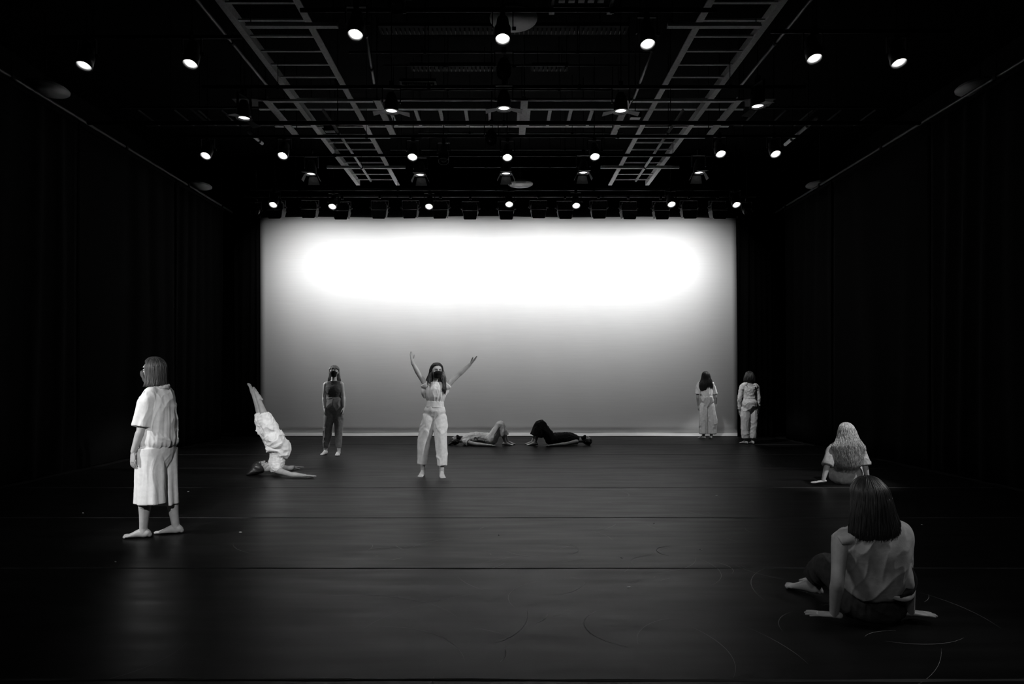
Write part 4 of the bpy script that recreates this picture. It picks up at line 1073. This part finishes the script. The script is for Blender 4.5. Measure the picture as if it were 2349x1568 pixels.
# ---- 5: lying in white
d = 13.6
def lying(sg, hx, nx_, px_, kx, ax_, nearL, label):
    a_, b_ = ('l', 'r') if nearL else ('r', 'l')
    tx = 1 if sg > 0 else -1
    J = dict(pel=G(px_, d, .12), nk=G(nx_, d, .10), hd=G(hx, d, .105), hf=nrm((.12 * tx, -.12, 1)), hup=nrm((-tx, 0, .05)), base=G((hx + ax_) / 2, d, 0), bend=(0, 0, .05))
    for sd, o_ in ((a_, -1), (b_, 1)):
        J['h' + sd] = G(px_, d + o_ * .09, .12); J['s' + sd] = G(nx_ + tx * 5, d + o_ * .16, .09)
        J['e' + sd] = G(nx_ + tx * 31, d + o_ * .26, .05); J['w' + sd] = G(nx_ + tx * 58, d + o_ * .32, .035)
        J['hand' + sd] = ((tx, 0, -.03), (0, 0, -1), (0, -o_, 0), .08, .05)
        J['k' + sd] = G(kx + (tx * 2 if o_ > 0 else 0), d + o_ * .09, .47); J['a' + sd] = G(ax_ + (tx * 5 if o_ > 0 else 0), d + o_ * .1, .075); J['toe' + sd] = (tx, 0, 0)
    return J
J = lying(1, 1046, 1063, 1128, 1147, 1159, False, '')
p = Person('masked person in white lying on their back with knees bent', J, .98, .009, hv=.006)
M = MB(); p.torso(M, [(.1, .165, .12), (.3, .15, .115), (.5, .15, .12), (.7, .16, .125), (.88, .15, .1), (1.0, .1, .075)], k=4, n_=48, ripple=lambda th, u: 1 + .02 * np.sin(11 * th), round_=False)
p.sleeve(M, 'r', 0, .14, .07, .07); p.sleeve(M, 'l', 0, .14, .07, .07); p.wear(M, 'top', M_white2, .009, amp=.014, freq=13, stretch=1, seed=2)
M = MB(); p.torso(M, [(-.08, .17, .12), (.05, .18, .128), (.2, .165, .12)], round_=False)
for sd in 'lr': p.trouser(M, sd, .84, [.105, .112, .09, .076, .076, .078, .074], ripple=lambda th, u: 1 + .04 * np.sin(5 * th + 5 * u))
p.wear(M, 'trousers', M_white, .009, amp=.016, freq=11, stretch=.5, seed=5, smooth=5)
p.mask(M_mask)
def floor_hair(p, tx, ln, mt=M_hair):
    M = MB(); h = p.hd
    ellip(M, h + np.array([-.028 * tx, 0, -.018]), (p.hr, p.hf, p.hup), (.088, .080, .1), 24, 16)
    tube(M, [h + np.array([-.03 * tx, 0, -.01]), h + np.array([-(.05 + ln * .3) * tx, 0, -.04]), h + np.array([-(.05 + ln * .7) * tx, -.01, -.075]), h + np.array([-(.05 + ln) * tx, -.02, -.095])], [.09, .1, .1, .07], [.075, .055, .03, .01], ref=(0, 1, 0), n_=32, k=4)
    p.wear(M, 'hair', mt, .008, amp=.006, freq=18, stretch=.3, axis=(1, 0, 0))
floor_hair(p, 1, .12)
# ---- 6: lying in black
J = lying(-1, 1345, 1327, 1264, 1242, 1227, True, '')
p = Person('masked person in black lying on their back with knees bent', J, .98, .009, hv=.006)
M = MB(); p.torso(M, [(.1, .165, .12), (.3, .15, .115), (.5, .15, .12), (.7, .16, .12), (.88, .15, .1), (1.0, .1, .075)], k=4, n_=48, round_=False)
p.wear(M, 'top', M_black, .009, amp=.014, freq=13, stretch=1, seed=2)
M = MB(); p.torso(M, [(-.08, .17, .12), (.05, .18, .128), (.2, .165, .12)], round_=False)
for sd in 'lr': p.trouser(M, sd, .84, [.11, .122, .105, .082, .105, .125, .12], ripple=lambda th, u: 1 + .05 * np.sin(6 * th + 3 * u))
p.wear(M, 'wide_trousers', M_black, .009, amp=.02, freq=9, stretch=.4, seed=5)
p.mask(M_mask); floor_hair(p, -1, .02)

# ---- 7: long dark hair, back view
d = 15.0
J = dict(pel=W(1622, 921, d), nk=W(1619, 872, d), hl=W(1614, 929, d), hr=W(1630, 929, d), sl=W(1603, 882, d), sr=W(1635, 883, d),
         el=W(1600.5, 909, d), wl=W(1602, 929, d + .08), er=W(1641.5, 909, d), wr=W(1642, 926, d + .08),
         kl=W(1614, 965, d), kr=W(1634, 965, d), al=G(1614, 15.0, .075), ar=G(1631.5, 15.02, .075), toel=(-.5, .85, 0), toer=(.2, 1, 0),
         hd=W(1618.5, 863, d + .02), hf=YF_, hup=UP, handl=((.05, .1, -1), (1, 0, 0), (0, 1, 0), .3, .05), handr=((0, .1, -1), (-1, 0, 0), (0, 1, 0), .3, .05), eyes=False)
p = Person('long-haired woman in white shirt and wide trousers standing, seen from behind', J, .97, .009, hv=.006)
M = MB(); p.torso(M, [(.22, .142, .115), (.35, .148, .12), (.6, .150, .12), (.82, .152, .108), (.94, .125, .085), (1.02, .08, .07)], k=4, n_=48, ripple=lambda th, u: 1 + .03 * (1 - u) * np.sin(11 * th), round_=False)
p.sleeve(M, 'l', 0, .40, .062, .07); p.sleeve(M, 'r', 0, .40, .058, .062); p.wear(M, 'shirt', M_white, .009, amp=.016, freq=11, stretch=.3, seed=2)
M = MB(); p.torso(M, [(-.34, .04, .045), (-.24, .1, .07), (-.1, .142, .096), (.08, .16, .112), (.22, .155, .12), (.27, .14, .11)], k=4, n_=56, ripple=lambda th, u: 1 + .02 * np.sin(17 * th), round_=False)
for sd, q in (('l', 1), ('r', 2)): p.trouser(M, sd, .93, [.092, .102, .106, .108, .108, .108, .11], ripple=rip(7, .07, q, .4), offs=(.0 if sd == 'l' else .02, 0, 0), squash=.9)
p.wear(M, 'wide_trousers', M_white2, .009, amp=.014, freq=10, stretch=.14, seed=2, smooth=6)
p.hair(CROWN + [(.02, 0, -.012, .092, .03, .11), (-.04, 0, -.02, .105, .01, .11), (-.1, 0, -.03, .13, .0, .11), (-.17, -.012, -.04, .16, .0, .11), (-.25, -.018, -.045, .175, .0, .10), (-.34, -.02, -.045, .155, .0, .085)], M_hair, 420, .0042, .006, 25, jitter=.05, endspread=.02)

# ---- 8: back view at the right of the cloth
d = 13.8
J = dict(pel=W(1719, 930, d), nk=W(1719, 877, d), hl=W(1710, 938, d), hr=W(1728, 938, d), sl=W(1702, 887, d), sr=W(1736, 888, d),
         el=W(1696.5, 914, d), wl=W(1696, 939, d + .05), er=W(1741, 914, d), wr=W(1740, 938, d + .05),
         kl=W(1709, 975, d), kr=W(1729, 975, d), al=G(1710.5, 13.8, .075), ar=G(1727, 13.8, .075), toel=(-.45, .9, 0), toer=(.1, 1, 0),
         hd=W(1718.5, 864, d + .04), hf=YF_, hup=nrm((0, .15, 1)), handl=((.1, .1, -1), (1, 0, 0), (0, 1, 0), .3, .05), handr=((-.05, .1, -1), (-1, 0, 0), (0, 1, 0), .3, .05), eyes=False)
p = Person('short-haired woman in pale long-sleeved top and trousers standing, seen from behind', J, .98, .009, hv=.006)
M = MB(); p.torso(M, [(.2, .145, .115), (.35, .13, .105), (.5, .132, .105), (.7, .152, .115), (.82, .158, .108)], k=4, n_=48, round_=False)
for sd in 'lr':
    p.sleeve(M, sd, 0, .97, .056, .034, n_=9); q = np.asarray(J['s' + sd]); nk_ = np.asarray(J['nk'])
    tube(M, [lerp(q, nk_, .45) + (0, -.03, .02), q + (0, 0, .008), q + (0, 0, -.05)], [.04, .052, .058], k=3)
p.wear(M, 'long_sleeved_top', M_white2, .008, amp=.009, freq=15, stretch=.9, seed=2)
M = MB(); ring = [p.spine(.86) + p.su * .105 * math.cos(t) + UP * (-.055 + .10 * abs(math.cos(t)) ** 2) + np.array([0, -.098 + .03 * abs(math.cos(t)), 0]) for t in np.linspace(PI, 2 * PI, 11)]
ring = [p.spine(.9) + p.su * .115 * math.cos(t) + UP * (.035 + .10 * math.sin(t)) + np.array([0, -.095, 0]) for t in np.linspace(PI, 2 * PI, 11)]
tube(M, ring, [.008] * 11, n_=8, k=1); p.wear(M, 'neckline', M_white, .006, amp=0)
M = MB(); p.torso(M, [(-.34, .04, .045), (-.24, .10, .075, -.01), (-.12, .145, .105, -.015), (0, .165, .122, -.016), (.12, .172, .135, -.01), (.25, .145, .115), (.32, .132, .108)], k=4, n_=48, round_=False)
for sd, q in (('l', 1), ('r', 2)): p.trouser(M, sd, .92, [.092, .104, .098, .09, .084, .082, .08], ripple=rip(4, .04, q, .4))
p.wear(M, 'trousers', M_white2, .008, amp=.011, freq=11, stretch=.55, seed=12, smooth=7)
p.hair(CROWN + [(.02, 0, -.012, .1, .06, .115), (-.03, 0, -.015, .115, .05, .12), (-.08, 0, -.02, .125, .045, .115), (-.115, 0, -.02, .115, .04, .10)], M_hair, 260, .004, .006, 30, jitter=.02)

# ---- 9: blond, seated
d = 8.6
J = dict(pel=G(1940, 8.66, .12), nk=G(1940, 8.56, .56), hl=G(1926, 8.68, .12), hr=G(1955, 8.68, .12), sl=G(1911, 8.56, .50), sr=G(1971, 8.58, .50),
         el=W(1898, 1066, 8.46), wl=G(1888, 8.42, .065), er=W(1984, 1066, 8.5), wr=G(1991, 8.50, .07),
         kl=G(1912, 8.98, .30), kr=G(1975, 8.95, .28), al=G(1928, 9.2, .075), ar=G(1955, 9.25, .075), toel=(-.3, 1, 0), toer=(.3, 1, 0),
         hd=G(1940, 8.54, .715), hf=YF_, hup=UP, handl=((-1, .1, -.14), (0, 0, -1), (0, 1, 0), .05, .12), handr=((.6, .7, -.14), (0, 0, -1), (-.7, .7, 0), .05, .1), eyes=False, base=G(1940, 8.66, 0))
p = Person('woman with long wavy blond hair sitting on the floor in grey', J, .98, .007, hv=.0045)
M = MB(); p.torso(M, [(.20, .158, .135, 0), (.27, .17, .148, -.01), (.5, .16, .14), (.7, .165, .14), (.86, .165, .11), (.96, .13, .085), (1.02, .08, .07)], k=4, n_=48, ripple=lambda th, u: 1 + .02 * (1 - u) * np.sin(13 * th), round_=False)
p.sleeve(M, 'l', 0, .52, .066, .074, ripple=rip(5, .04)); p.sleeve(M, 'r', 0, .52, .066, .08, ripple=rip(5, .06)); p.wear(M, 'shirt', M_grey, .0075, amp=.01, freq=13, stretch=.4, seed=2)
M = MB(); p.torso(M, [(-.22, .17, .13, 0), (-.1, .215, .175, .0), (.05, .21, .165), (.18, .17, .14), (.26, .15, .125)], k=4, n_=64, ripple=lambda th, u: 1 + .015 * np.sin(24 * th) * u, round_=False)
for sd in 'lr': p.trouser(M, sd, .92, [.13, .125, .11, .095, .09, .085, .08])
p.wear(M, 'trousers', M_grey, .0075, amp=.006, freq=12, stretch=.25, seed=7)
p.hair(CROWN[:4] + [(.05, 0, -.015, .092, .06, .108), (.0, 0, -.02, .11, .04, .118), (-.05, 0, -.03, .122, .02, .125), (-.1, 0, -.04, .145, .01, .13), (-.16, 0, -.055, .185, .0, .13), (-.21, 0, -.065, .215, -.005, .12), (-.28, 0, -.07, .205, -.01, .11), (-.36, 0, -.075, .18, -.01, .10), (-.44, 0, -.075, .15, -.01, .09), (-.47, 0, -.075, .12, -.01, .08)],
       M_blond, 1000, .0038, .0085, 46, jitter=.06, amp=.008, kmul=22, endspread=.03, vox=.006)

# ---- 10: foreground seated woman
J = dict(pel=G(2003, 3.80, .12), nk=G(2000, 3.64, .585), hl=G(1969, 3.84, .12), hr=G(2037, 3.84, .12), sl=W(1928, 1236, 3.64), sr=W(2066, 1242, 3.66),
         el=W(1921, 1333, 3.58), wl=G(1913, 3.66, .062), er=W(2081, 1334, 3.60), wr=G(2088, 3.70, .060),
         kl=W(1896, 1296, 4.06), kr=G(2010, 4.2, .28), al=G(1862, 4.20, .078), ar=G(1899, 4.36, .078), toel=(-.62, .62, .0), toer=(-.75, .4, 0),
         hd=G(1988, 3.66, .742), hf=nrm((-.18, 1, -.02)), hup=nrm((-.04, 0, 1)), base=G(2003, 3.8, 0),
         handl=((-.86, .42, -.06), (0, 0, -1), (.4, .85, 0), .05, .14), handr=((1, -.02, -.07), (0, 0, -1), (0, 1, 0), .05, .05), eyes=False, bend=(0, -.02, 0))
p = Person('dark-haired woman in grey sleeveless blouse sitting in the right foreground', J, 1.0, .006, hv=.0035, skin=M_skin2)
M = MB()
p.torso(M, [(.16, .155, .12, -.01), (.22, .178, .15, -.01), (.35, .19, .155, -.01), (.55, .203, .15), (.75, .213, .14), (.88, .215, .115), (.97, .17, .09), (1.04, .10, .072)], k=4, n_=90, ripple=lambda th, u: 1 + .02 * (1 - u) * np.sin(12 * th + 3 * u), round_=False)
for sd in 'lr':
    q = np.asarray(J['s' + sd]); o_ = -1 if sd == 'l' else 1
    tube(M, [q + (-.07 * o_, 0, .012), q + (-.02 * o_, 0, .008), q + (.022 * o_, 0, -.006)], [.046, .042, .034], [.075, .070, .060], k=4, n_=24, ref=(0, 0, 1), round_=False)
p.wear(M, 'blouse', M_grey, .0055, amp=.014, freq=9, stretch=.16, seed=22, amp2=.004, axis=nrm((.2, 0, 1)))
M = MB()   # draped ties at the lower back
b0 = p.spine(.24) + np.array([.055, -.160, 0.015])
tube(M, [b0 + (.0, 0, -.05), b0 + (.04, -.012, -.03), b0 + (.075, -.0, .03), b0 + (.065, .005, .09), b0 + (.05, .01, .14)], [.010, .020, .024, .018, .008], [.005, .006, .007, .006, .004], k=4, ref=(1, 0, .3), n_=14)
tube(M, [b0 + (-.02, 0, -.07), b0 + (.01, -.015, -.04), b0 + (.045, -.01, .0), b0 + (.05, .01, .04)], [.006, .014, .016, .006], [.004, .006, .006, .004], k=4, ref=(1, 0, .5), n_=14)
p.wear(M, 'back_tie', M_black, .004, amp=.002)
M = MB(); tube(M, [b0 + (-.05, .01, -.055), b0 + (.0, -.012, -.062), b0 + (.05, -.01, -.055), b0 + (.085, .01, -.02), b0 + (.09, .03, .04)], [.010, .014, .016, .014, .006], [.008] * 5, k=4, ref=(0, 0, 1), n_=16)
p.wear(M, 'hem_fold', M_grey, .004, amp=.003)
M = MB(); p.torso(M, [(-.2, .16, .13, .0), (-.05, .20, .165, .0), (.1, .192, .155), (.22, .165, .135), (.28, .155, .125)], k=4, n_=90, ripple=lambda th, u: 1 + .02 * np.sin(30 * th) * u, round_=False)
for sd in 'lr': p.trouser(M, sd, .86, [.125, .115, .095, .085, .085, .08, .07], ripple=lambda th, u: 1 + .04 * np.sin(4 * th + 6 * u))
p.wear(M, 'trousers', M_navy, .006, amp=.010, freq=12, stretch=.4, seed=7)
p.hair(CROWN[:4] + [(.055, 0, -.012, .092, .07, .108), (.01, 0, -.016, .102, .05, .114), (-.04, .0, -.02, .115, .04, .116), (-.09, .003, -.022, .130, .035, .114), (-.14, .008, -.026, .146, .03, .11), (-.185, .012, -.03, .158, .03, .105), (-.212, .014, -.03, .158, .03, .10)],
       M_hair, 1000, .0028, .003, 14, jitter=.022, amp=.004, kmul=30, vox=.005, endspread=.008)
